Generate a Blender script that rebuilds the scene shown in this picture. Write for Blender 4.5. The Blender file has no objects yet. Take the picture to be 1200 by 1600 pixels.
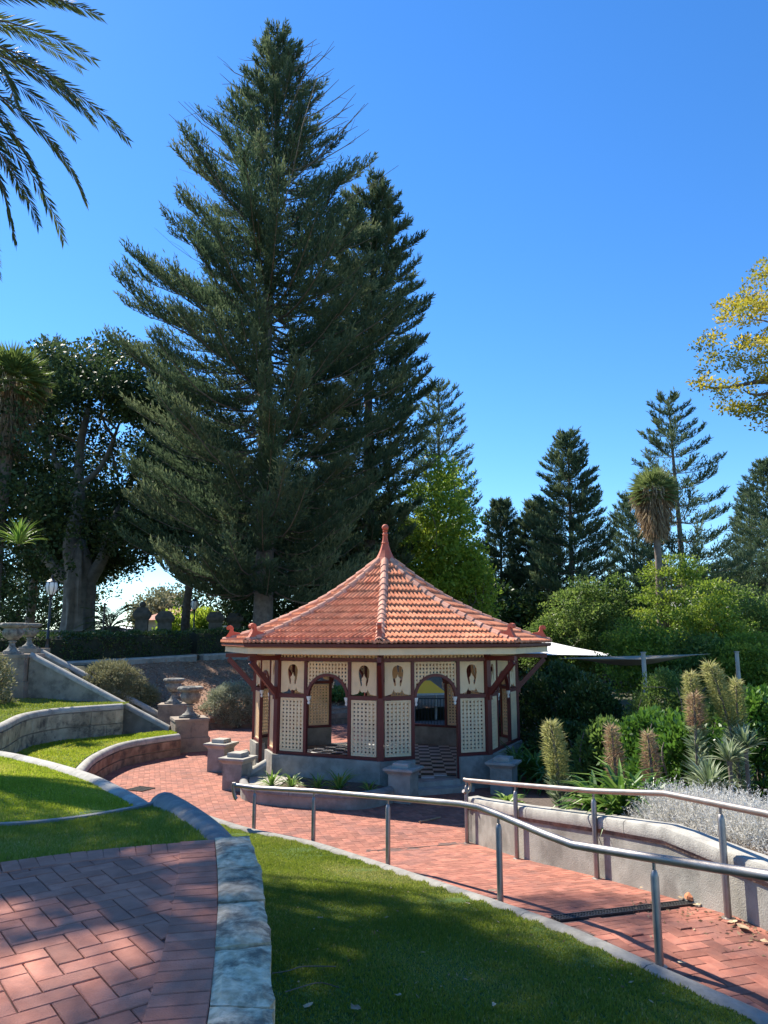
import bpy, math, random
import numpy as np
from mathutils import Vector, Matrix
from mathutils.geometry import tessellate_polygon
R = math.radians
random.seed(7)
scene = bpy.context.scene
COL = scene.collection

# ------------------------------------------------------------------ camera, sky, sun, exposure
EYE = 3.46                      # eye height above the plaza paving
PITCH = math.atan(197 / 1155.6)
cam_d = bpy.data.cameras.new('camera')
cam = bpy.data.objects.new('camera', cam_d)
COL.objects.link(cam)
cam.location = (0, 0, EYE)
cam.rotation_euler = (R(90) + PITCH, 0, 0)
cam_d.sensor_fit = 'VERTICAL'
cam_d.sensor_height = 36
cam_d.lens = 26
cam_d.clip_start = 0.05
cam_d.clip_end = 3000
scene.camera = cam

SUN_AZ, SUN_EL = 46, 47         # degrees left of straight ahead, elevation
sun_dir = Vector((-math.sin(R(SUN_AZ)) * math.cos(R(SUN_EL)), math.cos(R(SUN_AZ)) * math.cos(R(SUN_EL)), math.sin(R(SUN_EL))))
world = bpy.data.worlds.new('World')
scene.world = world
world.use_nodes = True
wn, wl = world.node_tree.nodes, world.node_tree.links
wn.clear()
wo = wn.new('ShaderNodeOutputWorld')
wb = wn.new('ShaderNodeBackground')
sky = wn.new('ShaderNodeTexSky')
sky.sky_type = 'NISHITA'
sky.sun_disc = False
sky.sun_elevation = R(SUN_EL)
sky.sun_rotation = R(-SUN_AZ)
sky.air_density = 1.0
sky.dust_density = 0.05
sky.ozone_density = 3.0
sky.altitude = 0
hs = wn.new('ShaderNodeHueSaturation')
hs.inputs['Hue'].default_value = 0.505
hs.inputs['Saturation'].default_value = 1.17
tint = wn.new('ShaderNodeMix'); tint.data_type = 'RGBA'; tint.blend_type = 'MULTIPLY'; tint.inputs[0].default_value = 1
tint.inputs[7].default_value = (0.80, 0.955, 1.07, 1)
wl.new(sky.outputs[0], tint.inputs[6])
wl.new(tint.outputs[2], hs.inputs['Color'])
wl.new(hs.outputs[0], wb.inputs['Color'])
wb.inputs['Strength'].default_value = 0.108
wl.new(wb.outputs[0], wo.inputs['Surface'])

sun_d = bpy.data.lights.new('sun', 'SUN')
sun_d.energy = 5.0
sun_d.angle = R(0.53)
sun_d.color = (1.0, 0.93, 0.82)
sun = bpy.data.objects.new('sun', sun_d)
COL.objects.link(sun)
sun.rotation_euler = sun_dir.to_track_quat('Z', 'Y').to_euler()

scene.view_settings.view_transform = 'Standard'
scene.view_settings.look = 'None'
scene.view_settings.exposure = 1.08
scene.view_settings.gamma = 1
scene.view_settings.use_curve_mapping = False
scene.render.engine = 'CYCLES'
scene.cycles.max_bounces = 6
scene.cycles.transparent_max_bounces = 6

# ------------------------------------------------------------------ measuring helpers (photo point -> place at a known depth or height)
_c, _s = math.cos(PITCH), math.sin(PITCH)
def ray(px, py):
    u = (px - 600) / 1155.6; v = (800 - py) / 1155.6
    return Vector((u, _c - v * _s, _s + v * _c))
def at(px, py, Y):
    r = ray(px, py)
    return Vector((r.x / r.y * Y, Y, EYE + r.z / r.y * Y))
def atz(px, py, z):             # z in world metres
    r = ray(px, py); t = (z - EYE) / r.z
    return Vector((r.x * t, r.y * t, z))
def pix(p):
    d = p[1] * _c + (p[2] - EYE) * _s
    if d < 0.1: return (-9999, -9999)
    return 600 + 1155.6 * p[0] / d, 800 - 1155.6 * ((p[2] - EYE) * _c - p[1] * _s) / d

# ------------------------------------------------------------------ object helpers
def link(o, parent=None):
    COL.objects.link(o)
    if parent is not None: o.parent = parent
    return o
def tag(o, label=None, cat=None, group=None, kind=None):
    if label: o['label'] = label
    if cat: o['category'] = cat
    if group: o['group'] = group
    if kind: o['kind'] = kind
    return o
def thing(name, label, cat, loc=(0, 0, 0), rz=0, group=None):
    o = bpy.data.objects.new(name, None)
    o.empty_display_size = 0.3
    link(o); o.location = loc; o.rotation_euler = (0, 0, rz)
    return tag(o, label, cat, group)
def inst(name, mesh, parent=None, loc=(0, 0, 0), rz=0):
    o = bpy.data.objects.new(name, mesh)
    link(o, parent); o.location = loc; o.rotation_euler = (0, 0, rz)
    return o
def copy_tree(o, parent=None):
    c = o.copy(); link(c)
    if parent is not None: c.parent = parent
    for ch in list(o.children): copy_tree(ch, c)
    return c

class MB:
    def __init__(s): s.v = []; s.f = []
    def add(s, vs, fs):
        n = len(s.v); s.v += [tuple(v) for v in vs]; s.f += [tuple(i + n for i in f) for f in fs]
    def box(s, c, d, rz=0, m=None):
        hx, hy, hz = d[0] / 2, d[1] / 2, d[2] / 2
        vs = [Vector((x, y, z)) for z in (-hz, hz) for x, y in ((-hx, -hy), (hx, -hy), (hx, hy), (-hx, hy))]
        M = m if m is not None else Matrix.Rotation(rz, 4, 'Z')
        vs = [M @ v + Vector(c) for v in vs]
        s.add(vs, [(3, 2, 1, 0), (4, 5, 6, 7), (0, 1, 5, 4), (1, 2, 6, 5), (2, 3, 7, 6), (3, 0, 4, 7)])
    def bar(s, a, b, w, t):
        a, b = Vector(a), Vector(b); d = b - a
        q = d.to_track_quat('X', 'Z').to_matrix().to_4x4()
        s.box((a + b) / 2, (d.length, w, t), m=q)
    def prism(s, poly, z0, z1):
        n = len(poly)
        vs = [(p[0], p[1], z0) for p in poly] + [(p[0], p[1], z1) for p in poly]
        s.add(vs, [tuple(range(n - 1, -1, -1)), tuple(range(n, 2 * n))] + [(i, (i + 1) % n, n + (i + 1) % n, n + i) for i in range(n)])
    def tube(s, pts, r, n=8, cap=True):
        pts = [Vector(p) for p in pts]; k = len(pts)
        rs = r if isinstance(r, (list, tuple)) else [r] * k
        base = len(s.v); up = Vector((0, 0, 1)); prev = None
        for i, p in enumerate(pts):
            d = (pts[min(i + 1, k - 1)] - pts[max(i - 1, 0)])
            if d.length < 1e-9: d = Vector((0, 0, 1))
            d.normalize()
            if prev is None:
                a = d.orthogonal().normalized()
            else:
                a = prev - d * prev.dot(d)
                a = a.normalized() if a.length > 1e-6 else d.orthogonal().normalized()
            prev = a; b = d.cross(a)
            for j in range(n):
                t = 2 * math.pi * j / n
                s.v.append(tuple(p + (a * math.cos(t) + b * math.sin(t)) * rs[i]))
        for i in range(k - 1):
            for j in range(n):
                q = base + i * n; w = (j + 1) % n
                s.f.append((q + j, q + w, q + n + w, q + n + j))
        if cap:
            s.f.append(tuple(base + j for j in range(n - 1, -1, -1)))
            s.f.append(tuple(base + (k - 1) * n + j for j in range(n)))
    def lathe(s, prof, c=(0, 0, 0), n=16, sq=False):
        base = len(s.v); c = Vector(c)
        for r, z in prof:
            for j in range(n):
                t = 2 * math.pi * (j + (0.5 if sq else 0)) / n
                s.v.append((c.x + r * math.cos(t), c.y + r * math.sin(t), c.z + z))
        for i in range(len(prof) - 1):
            for j in range(n):
                q = base + i * n; w = (j + 1) % n
                s.f.append((q + j, q + w, q + n + w, q + n + j))
        s.f.append(tuple(base + j for j in range(n - 1, -1, -1)))
        s.f.append(tuple(base + (len(prof) - 1) * n + j for j in range(n)))
    def sweep(s, path, prof, closed=False):
        """profile points (lateral to the left of travel, dz) carried along the path"""
        P = [Vector(p) for p in path]; k = len(P); m = len(prof); base = len(s.v)
        for i, p in enumerate(P):
            if closed: d = P[(i + 1) % k] - P[(i - 1) % k]
            else: d = P[min(i + 1, k - 1)] - P[max(i - 1, 0)]
            d.z = 0; d.normalize(); nrm = Vector((-d.y, d.x, 0))
            sc = 1.0
            if 0 < i < k - 1 or closed:
                e = P[(i + 1) % k] - p; e.z = 0; e.normalize()
                sc = 1 / max(0.5, abs(Vector((-e.y, e.x, 0)).dot(nrm)))
            for a, z in prof:
                s.v.append((p.x + nrm.x * a * sc, p.y + nrm.y * a * sc, p.z + z))
        kk = k if closed else k - 1
        for i in range(kk):
            for j in range(m):
                q = base + i * m; q2 = base + ((i + 1) % k) * m; w = (j + 1) % m
                s.f.append((q + j, q2 + j, q2 + w, q + w))
        if not closed:
            s.f.append(tuple(base + j for j in range(m)))
            s.f.append(tuple(base + (k - 1) * m + j for j in range(m - 1, -1, -1)))
    def poly(s, outer, holes, y0, y1):
        """flat shape in local x,z with holes, thick in y"""
        loops = [[Vector((x, z, 0)) for x, z in outer]] + [[Vector((x, z, 0)) for x, z in h] for h in holes]
        flat = [p for l in loops for p in l]; n = len(flat)
        tr = tessellate_polygon(loops)
        vs = [(p.x, y0, p.y) for p in flat] + [(p.x, y1, p.y) for p in flat]
        fs = []
        for a, b, c in tr:
            ar = (flat[b] - flat[a]).cross(flat[c] - flat[a]).z
            if ar < 0: b, c = c, b
            fs.append((a, b, c)); fs.append((n + a, n + c, n + b))
        o = 0
        for l in loops:
            k = len(l)
            for i in range(k):
                a, b = o + i, o + (i + 1) % k
                fs.append((b, a, n + a, n + b))
            o += k
        s.add(vs, fs)
    def mesh(s, name, mat, smooth=False):
        me = bpy.data.meshes.new(name)
        me.from_pydata(s.v, [], s.f)
        if mat: me.materials.append(mat)
        if smooth:
            me.polygons.foreach_set('use_smooth', [True] * len(me.polygons))
            try: me.set_sharp_from_angle(angle=R(40))
            except Exception: pass
        me.update()
        return me
    def build(s, name, mat, parent=None, smooth=False, loc=(0, 0, 0), rz=0):
        return inst(name, s.mesh(name, mat, smooth), parent, loc, rz)

def catmull(pts, n=8):
    P = [Vector(p) for p in pts]; out = []
    for i in range(len(P) - 1):
        p0, p1, p2, p3 = P[max(i - 1, 0)], P[i], P[i + 1], P[min(i + 2, len(P) - 1)]
        for j in range(n):
            t = j / n
            out.append(0.5 * ((2 * p1) + (p2 - p0) * t + (2 * p0 - 5 * p1 + 4 * p2 - p3) * t * t + (3 * p1 - p0 - 3 * p2 + p3) * t ** 3))
    out.append(P[-1]); return out
def resample(path, step):
    P = [Vector(p) for p in path]; out = [P[0]]; acc = 0; L = sum((P[i + 1] - P[i]).length for i in range(len(P) - 1))
    n = max(1, round(L / step)); st = L / n; need = st
    for i in range(len(P) - 1):
        d = (P[i + 1] - P[i]).length
        while acc + d >= need - 1e-6 and len(out) < n:
            out.append(P[i].lerp(P[i + 1], (need - acc) / d)); need += st
        acc += d
    out.append(P[-1]); return out
def inside(poly, x, y):
    c = False; n = len(poly); j = n - 1
    for i in range(n):
        xi, yi, xj, yj = poly[i][0], poly[i][1], poly[j][0], poly[j][1]
        if (yi > y) != (yj > y) and x < (xj - xi) * (y - yi) / (yj - yi) + xi: c = not c
        j = i
    return c
def inside_np(poly, x, y):
    c = np.zeros(len(x), bool); n = len(poly); j = n - 1
    for i in range(n):
        xi, yi, xj, yj = poly[i][0], poly[i][1], poly[j][0], poly[j][1]
        if yi != yj: c ^= ((yi > y) != (yj > y)) & (x < (xj - xi) * (y - yi) / (yj - yi) + xi)
        j = i
    return c
def sstep(t):
    t = np.clip(t, 0, 1); return t * t * (3 - 2 * t)

# ------------------------------------------------------------------ materials
def principled(name):
    m = bpy.data.materials.new(name); m.use_nodes = True
    return m, m.node_tree.nodes, m.node_tree.links, m.node_tree.nodes['Principled BSDF']
def mat(name, c1, c2=None, rough=0.7, scale=4, detail=6, bump=0.0, bscale=40, stain=None, sscale=1.2, samt=0.5, metal=0, spec=0.5, rnd=0.0, attr=False):
    """noise-mottled colour, optional stains of another colour, fine relief, small per-object variation"""
    m, n, l, b = principled(name)
    tc = n.new('ShaderNodeNewGeometry').outputs['Position']
    no = n.new('ShaderNodeTexNoise'); no.inputs['Scale'].default_value = scale; no.inputs['Detail'].default_value = detail
    l.new(tc, no.inputs['Vector'])
    r = n.new('ShaderNodeValToRGB'); r.color_ramp.elements[0].position = 0.35; r.color_ramp.elements[1].position = 0.65
    r.color_ramp.elements[0].color = (*c1, 1); r.color_ramp.elements[1].color = (*(c2 or c1), 1)
    l.new(no.outputs[0], r.inputs[0]); out = r.outputs[0]
    if stain:
        n2 = n.new('ShaderNodeTexNoise'); n2.inputs['Scale'].default_value = sscale; n2.inputs['Detail'].default_value = 8; n2.inputs['Roughness'].default_value = 0.7
        l.new(tc, n2.inputs['Vector'])
        r2 = n.new('ShaderNodeValToRGB'); r2.color_ramp.elements[0].position = 0.48; r2.color_ramp.elements[1].position = 0.62
        r2.color_ramp.elements[0].color = (0, 0, 0, 1); r2.color_ramp.elements[1].color = (samt,) * 3 + (1,)
        l.new(n2.outputs[0], r2.inputs[0])
        mx = n.new('ShaderNodeMix'); mx.data_type = 'RGBA'
        l.new(r2.outputs[0], mx.inputs[0]); l.new(out, mx.inputs[6]); mx.inputs[7].default_value = (*stain, 1)
        out = mx.outputs[2]
    if rnd:
        oi = n.new('ShaderNodeObjectInfo'); mr = n.new('ShaderNodeMapRange')
        mr.inputs[3].default_value = 1 - rnd; mr.inputs[4].default_value = 1 + rnd
        l.new(oi.outputs['Random'], mr.inputs[0])
        if attr:
            at_ = n.new('ShaderNodeAttribute'); at_.attribute_name = 'tint'; fr_ = n.new('ShaderNodeMath'); fr_.operation = 'ADD'
            l.new(at_.outputs['Fac'], fr_.inputs[0]); l.new(oi.outputs['Random'], fr_.inputs[1])
            fc = n.new('ShaderNodeMath'); fc.operation = 'FRACT'; l.new(fr_.outputs[0], fc.inputs[0]); l.new(fc.outputs[0], mr.inputs[0])
        hv = n.new('ShaderNodeHueSaturation'); l.new(mr.outputs[0], hv.inputs['Value']); l.new(out, hv.inputs['Color']); out = hv.outputs[0]
    l.new(out, b.inputs['Base Color'])
    b.inputs['Roughness'].default_value = rough; b.inputs['Metallic'].default_value = metal
    b.inputs['Specular IOR Level'].default_value = spec
    if bump:
        n3 = n.new('ShaderNodeTexNoise'); n3.inputs['Scale'].default_value = bscale; n3.inputs['Detail'].default_value = 5
        l.new(tc, n3.inputs['Vector'])
        bp = n.new('ShaderNodeBump'); bp.inputs['Strength'].default_value = bump; bp.inputs['Distance'].default_value = 0.02
        l.new(n3.outputs[0], bp.inputs['Height']); l.new(bp.outputs[0], b.inputs['Normal'])
    return m
def leaf_mat(name, c1, c2, c3=None, trans=0.35, rough=0.5, spec=0.4):
    m, n, l, b = principled(name)
    a = n.new('ShaderNodeAttribute'); a.attribute_name = 'tint'
    r = n.new('ShaderNodeValToRGB'); r.color_ramp.elements[0].color = (*c1, 1); r.color_ramp.elements[1].color = (*(c3 or c2), 1)
    if c3:
        e = r.color_ramp.elements.new(0.6); e.color = (*c2, 1)
    l.new(a.outputs['Fac'], r.inputs[0]); l.new(r.outputs[0], b.inputs['Base Color'])
    b.inputs['Roughness'].default_value = rough; b.inputs['Specular IOR Level'].default_value = spec
    t = n.new('ShaderNodeBsdfTranslucent'); l.new(r.outputs[0], t.inputs['Color'])
    mx = n.new('ShaderNodeMixShader'); mx.inputs[0].default_value = trans
    out = n['Material Output']
    l.new(b.outputs[0], mx.inputs[1]); l.new(t.outputs[0], mx.inputs[2]); l.new(mx.outputs[0], out.inputs['Surface'])
    return m

M = {}
M['paver'] = mat('red_paver', (0.27, 0.088, 0.055), (0.37, 0.14, 0.09), 0.85, 9, bump=0.35, bscale=120, stain=(0.17, 0.08, 0.065), sscale=1.6, samt=0.6, rnd=0.28)
M['paver_far'] = mat('red_paver_field', (0.27, 0.09, 0.058), (0.37, 0.145, 0.092), 0.85, 9, bump=0.3, bscale=100, stain=(0.19, 0.085, 0.07), sscale=1.1, samt=0.6, rnd=0.25, attr=True)
M['paver_b'] = mat('buff_red_paver', (0.38, 0.135, 0.082), (0.49, 0.195, 0.125), 0.85, 9, bump=0.35, bscale=120, stain=(0.2, 0.10, 0.08), sscale=2.5, samt=0.4, rnd=0.2)
M['joint'] = mat('joint_sand', (0.10, 0.055, 0.045), (0.17, 0.10, 0.08), 0.95, 20)
M['stone'] = mat('weathered_limestone', (0.42, 0.31, 0.19), (0.72, 0.57, 0.38), 0.95, 22, detail=12, bump=0.55, bscale=45, stain=(0.075, 0.06, 0.045), sscale=5, samt=0.8, rnd=0.2)
M['render'] = mat('grey_render', (0.25, 0.24, 0.20), (0.36, 0.345, 0.29), 0.9, 3.5, detail=10, bump=0.35, bscale=70, stain=(0.15, 0.14, 0.115), sscale=1.8, samt=0.65)
M['render_dk'] = mat('old_grey_render', (0.24, 0.215, 0.17), (0.34, 0.305, 0.245), 0.95, 3, bump=0.5, bscale=40, stain=(0.10, 0.095, 0.085), sscale=2.0, samt=0.7)
M['coping'] = mat('cement_coping', (0.34, 0.32, 0.275), (0.44, 0.42, 0.36), 0.9, 5, bump=0.4, bscale=60, stain=(0.20, 0.19, 0.17), sscale=3, samt=0.6)
M['coping_grey'] = mat('smooth_grey_coping', (0.19, 0.18, 0.16), (0.27, 0.255, 0.225), 0.85, 6, bump=0.3, bscale=50, stain=(0.11, 0.115, 0.12), sscale=4, samt=0.6)
M['kerb'] = mat('grey_kerb', (0.24, 0.23, 0.20), (0.30, 0.285, 0.25), 0.95, 14, detail=6, bump=0.3, bscale=80, stain=(0.17, 0.16, 0.135), sscale=3, samt=0.6)
M['brownstone'] = mat('brown_stone', (0.19, 0.115, 0.075), (0.30, 0.205, 0.14), 0.95, 4, bump=0.7, bscale=25, stain=(0.06, 0.05, 0.045), sscale=2.5, samt=0.8, rnd=0.15)
M['greystone'] = mat('grey_stone_block', (0.29, 0.25, 0.175), (0.43, 0.375, 0.27), 0.95, 4, bump=0.7, bscale=25, stain=(0.055, 0.05, 0.045), sscale=2.6, samt=0.85, rnd=0.18)
M['mortar'] = mat('mortar', (0.20, 0.18, 0.15), (0.28, 0.255, 0.21), 0.95, 12)
M['pillarstone'] = mat('pedestal_stone', (0.27, 0.215, 0.165), (0.38, 0.31, 0.24), 0.95, 5, bump=0.6, bscale=30, stain=(0.12, 0.10, 0.085), sscale=2.5, samt=0.7)
M['urn'] = mat('urn_stone', (0.19, 0.18, 0.155), (0.31, 0.295, 0.25), 0.95, 9, bump=0.7, bscale=40, stain=(0.075, 0.072, 0.066), sscale=6, samt=0.8)
M['cap'] = mat('pier_cap', (0.33, 0.315, 0.27), (0.42, 0.40, 0.345), 0.9, 5, bump=0.3, bscale=60, stain=(0.22, 0.21, 0.18), sscale=3, samt=0.5)
M['steel'] = mat('brushed_steel', (0.30, 0.27, 0.25), (0.38, 0.345, 0.32), 0.5, 6, metal=1.0)
M['tile'] = mat('terracotta_tile', (0.50, 0.17, 0.09), (0.64, 0.28, 0.16), 0.95, 3.5, bump=0.25, bscale=60, stain=(0.32, 0.15, 0.10), sscale=1.6, samt=0.55, rnd=0.12, spec=0.1, attr=True)
M['hip'] = mat('terracotta_hip', (0.50, 0.23, 0.155), (0.64, 0.34, 0.235), 0.95, 5, bump=0.25, bscale=60, stain=(0.33, 0.16, 0.115), sscale=3, samt=0.5, rnd=0.1)
M['orna'] = mat('terracotta_finial', (0.48, 0.10, 0.055), (0.56, 0.14, 0.075), 0.7, 5)
M['maroon'] = mat('maroon_paint', (0.105, 0.016, 0.014), (0.135, 0.022, 0.018), 0.45, 3)
M['cream'] = mat('cream_paint', (0.82, 0.60, 0.345), (0.87, 0.66, 0.40), 0.6, 2.5, stain=(0.62, 0.48, 0.31), sscale=2, samt=0.4)
M['white'] = mat('white_paint', (0.74, 0.72, 0.66), (0.8, 0.78, 0.72), 0.6, 3)
M['tileblack'] = mat('black_floor_tile', (0.025, 0.027, 0.035), (0.04, 0.042, 0.05), 0.4, 6)
M['tilewhite'] = mat('white_floor_tile', (0.55, 0.55, 0.52), (0.64, 0.63, 0.6), 0.4, 6)
M['soil'] = mat('soil', (0.07, 0.05, 0.035), (0.13, 0.095, 0.065), 1.0, 18, bump=1.0, bscale=30)
M['gravel'] = mat('pale_gravel', (0.32, 0.29, 0.24), (0.5, 0.46, 0.4), 1.0, 60, bump=1.0, bscale=60)
M['mulch'] = mat('mulch', (0.20, 0.11, 0.065), (0.34, 0.20, 0.125), 1.0, 14, bump=1.0, bscale=22)
M['lawnsoil'] = mat('lawn_base', (0.04, 0.085, 0.012), (0.075, 0.13, 0.02), 1.0, 9)
M['ground'] = mat('far_ground', (0.05, 0.055, 0.025), (0.10, 0.09, 0.05), 1.0, 0.5)
M['bark'] = mat('bark', (0.11, 0.085, 0.065), (0.19, 0.155, 0.125), 0.95, 5, bump=1.0, bscale=14)
M['figbark'] = mat('fig_bark', (0.16, 0.145, 0.125), (0.25, 0.23, 0.20), 0.9, 2.5, bump=0.7, bscale=8, stain=(0.11, 0.10, 0.09), sscale=1.5, samt=0.6)
M['twig'] = mat('bare_twig', (0.19, 0.165, 0.14), (0.28, 0.245, 0.21), 0.95, 5)
M['palmbark'] = mat('palm_bark', (0.16, 0.125, 0.10), (0.24, 0.19, 0.155), 0.95, 6, bump=1.0, bscale=20)
M['black'] = mat('black_iron', (0.012, 0.014, 0.016), (0.02, 0.022, 0.024), 0.4, 6)
M['glass'] = mat('milk_glass', (0.75, 0.75, 0.72), (0.8, 0.8, 0.77), 0.25, 3)
M['sail'] = mat('sail_cloth', (0.74, 0.73, 0.70), (0.78, 0.77, 0.74), 0.85, 2)
M['sail_tan'] = mat('tan_sail_cloth', (0.30, 0.25, 0.17), (0.36, 0.30, 0.21), 0.85, 2)
M['wood'] = mat('weathered_post', (0.42, 0.38, 0.31), (0.5, 0.46, 0.38), 0.9, 5, bump=0.4, bscale=30)
M['roofwhite'] = mat('pale_metal_roof', (0.66, 0.68, 0.70), (0.74, 0.76, 0.78), 0.5, 1)
M['wallcream'] = mat('cream_house_wall', (0.5, 0.44, 0.33), (0.56, 0.5, 0.38), 0.9, 1)
M['darkglass'] = mat('window_glass', (0.02, 0.025, 0.03), (0.03, 0.035, 0.04), 0.1, 1)
M['yellow'] = mat('yellow_canopy', (1.0, 0.36, 0.004), (1.0, 0.42, 0.006), 0.6, 2)
M['bluepaint'] = mat('blue_paint', (0.03, 0.08, 0.22), (0.04, 0.10, 0.28), 0.4, 2)
M['carpaint'] = mat('car_paint', (0.05, 0.16, 0.26), (0.05, 0.16, 0.26), 0.25, 2)
M['grate'] = mat('grate_iron', (0.05, 0.05, 0.052), (0.09, 0.088, 0.085), 0.5, 20, metal=0.6)
M['dryleaf'] = mat('dry_leaf', (0.36, 0.24, 0.13), (0.5, 0.38, 0.24), 0.8, 20, rnd=0.3)
M['rust'] = mat('rust_stone', (0.45, 0.16, 0.07), (0.52, 0.22, 0.10), 0.9, 8, bump=0.5)

L = {}
L['grass_lit'] = leaf_mat('grass_blade_sunlit', (0.21, 0.29, 0.018), (0.37, 0.43, 0.035), (0.56, 0.50, 0.12), 0.5, 0.5)  # sunlight put into the blade colour, lighter copy for the sunlit lawns
L['grass_shade'] = leaf_mat('grass_blade_shaded', (0.15, 0.205, 0.022), (0.25, 0.30, 0.035), (0.42, 0.38, 0.13), 0.45, 0.5)  # same grass coloured darker, shade put into the colour for the shaded lawns
L['pine'] = leaf_mat('pine_needles', (0.034, 0.066, 0.036), (0.085, 0.128, 0.066), (0.19, 0.225, 0.11), 0.34, 0.8, 0.15)
L['pine_far'] = leaf_mat('pine_needles_blue', (0.045, 0.078, 0.045), (0.095, 0.145, 0.075), (0.17, 0.21, 0.10), 0.3, 0.8, 0.15)
L['fig'] = leaf_mat('fig_leaf', (0.03, 0.055, 0.02), (0.065, 0.105, 0.035), (0.12, 0.165, 0.055), 0.28, 0.55, 0.25)
L['bright'] = leaf_mat('bright_leaf', (0.13, 0.22, 0.025), (0.30, 0.40, 0.045), (0.50, 0.54, 0.07), 0.55, 0.5)
L['mid'] = leaf_mat('mid_leaf', (0.07, 0.125, 0.028), (0.15, 0.235, 0.05), (0.30, 0.36, 0.08), 0.5, 0.5)
L['feather'] = leaf_mat('feathery_leaf', (0.09, 0.16, 0.022), (0.22, 0.31, 0.035), (0.40, 0.44, 0.05), 0.5, 0.5)
L['yellow'] = leaf_mat('yellow_leaf', (0.22, 0.24, 0.04), (0.50, 0.42, 0.04), (0.78, 0.56, 0.04), 0.5, 0.6, 0.2)
L['hedge'] = leaf_mat('hedge_leaf', (0.025, 0.055, 0.014), (0.055, 0.10, 0.022), (0.13, 0.17, 0.045), 0.25, 0.5)
L['laurel'] = leaf_mat('glossy_leaf', (0.05, 0.12, 0.018), (0.10, 0.21, 0.028), (0.19, 0.31, 0.045), 0.4, 0.3, 0.5)
L['silver'] = leaf_mat('silver_leaf', (0.45, 0.43, 0.38), (0.66, 0.64, 0.58), (0.8, 0.78, 0.72), 0.35, 0.8)
L['sage'] = leaf_mat('sage_leaf', (0.18, 0.20, 0.12), (0.32, 0.34, 0.22), (0.46, 0.46, 0.33), 0.25, 0.7)
L['greysage'] = leaf_mat('olive_grey_leaf', (0.15, 0.15, 0.07), (0.27, 0.26, 0.13), (0.40, 0.37, 0.22), 0.25, 0.7)
L['palm'] = leaf_mat('palm_leaflet', (0.05, 0.075, 0.025), (0.10, 0.135, 0.04), (0.24, 0.23, 0.07), 0.35, 0.5)
L['fan'] = leaf_mat('fan_leaf', (0.08, 0.12, 0.03), (0.16, 0.22, 0.05), (0.28, 0.32, 0.09), 0.4, 0.5)
L['dead'] = leaf_mat('dead_frond', (0.17, 0.11, 0.065), (0.34, 0.24, 0.14), (0.52, 0.42, 0.26), 0.35, 0.8)
L['fan2'] = leaf_mat('pale_fan_leaf', (0.11, 0.16, 0.045), (0.22, 0.27, 0.09), (0.38, 0.38, 0.18), 0.4, 0.6)
L['yucca'] = leaf_mat('sword_leaf', (0.09, 0.18, 0.03), (0.17, 0.29, 0.045), (0.30, 0.40, 0.09), 0.35, 0.4)
L['strap'] = leaf_mat('strap_leaf', (0.05, 0.12, 0.02), (0.10, 0.20, 0.03), (0.2, 0.3, 0.06), 0.35, 0.35)
L['floret'] = leaf_mat('spent_floret', (0.24, 0.13, 0.08), (0.38, 0.25, 0.15), (0.48, 0.42, 0.22), 0.4, 0.8)
L['floret_g'] = leaf_mat('green_floret', (0.20, 0.22, 0.06), (0.37, 0.37, 0.13), (0.55, 0.50, 0.25), 0.5, 0.8)
L['echleaf'] = leaf_mat('lance_leaf', (0.11, 0.16, 0.07), (0.24, 0.30, 0.15), (0.42, 0.47, 0.3), 0.35, 0.6)
L['mulchbit'] = leaf_mat('mulch_chip', (0.20, 0.11, 0.065), (0.36, 0.21, 0.13), (0.52, 0.36, 0.23), 0.05, 0.9)

# ------------------------------------------------------------------ foliage
def unit(a):
    return a / np.maximum(np.linalg.norm(a, axis=1, keepdims=True), 1e-9)
def leaves(name, P, D, Ln, W, tint, mt, parent=None, seed=0, fold=0.0, kind=None):
    """one mesh of diamond leaves: base P, direction D, length, width"""
    rng = np.random.default_rng(seed); n = len(P)
    P = np.asarray(P, float); D = unit(np.asarray(D, float))
    Ln = np.broadcast_to(Ln, (n,))[:, None]; W = np.broadcast_to(W, (n,))[:, None]
    S = unit(np.cross(D, rng.normal(size=(n, 3))))
    N = np.cross(D, S)
    V = np.empty((n, 4, 3))
    V[:, 0] = P
    V[:, 1] = P + D * Ln * 0.45 + S * W * 0.5 + N * fold * W
    V[:, 2] = P + D * Ln
    V[:, 3] = P + D * Ln * 0.45 - S * W * 0.5 + N * fold * W
    V = V.reshape(-1, 3)
    me = bpy.data.meshes.new(name)
    me.vertices.add(4 * n); me.vertices.foreach_set('co', V.ravel())
    me.loops.add(4 * n); me.loops.foreach_set('vertex_index', np.arange(4 * n, dtype=np.int32))
    me.polygons.add(n); me.polygons.foreach_set('loop_start', np.arange(0, 4 * n, 4, dtype=np.int32))
    try: me.polygons.foreach_set('loop_total', np.full(n, 4, np.int32))
    except Exception: pass
    a = me.attributes.new('tint', 'FLOAT', 'POINT')
    a.data.foreach_set('value', np.repeat(np.clip(tint, 0, 1), 4).astype(np.float32))
    me.materials.append(mt)
    me.update(calc_edges=True); me.validate()
    o = inst(name, me, parent)
    if kind: o['kind'] = kind
    return o

def clusters_to_leaves(C, rad, per, size, rng, flat=0.7, updir=0.3):
    n = len(C); C = np.asarray(C); rad = np.broadcast_to(rad, (n,))
    idx = np.repeat(np.arange(n), per)
    d = unit(rng.normal(size=(n * per, 3))); r = rng.random(n * per) ** 0.45
    off = d * (r * rad[idx])[:, None]; off[:, 2] *= flat
    P = C[idx] + off
    D = unit(d * 0.8 + rng.normal(size=d.shape) * 0.7 + np.array([0, 0, updir]))
    base = rng.random(n) * 0.55
    t = base[idx] + rng.random(len(idx)) * 0.35 + 0.12 * d[:, 2]
    return P, D, size * (0.7 + 0.6 * rng.random(len(idx))), t

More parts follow.
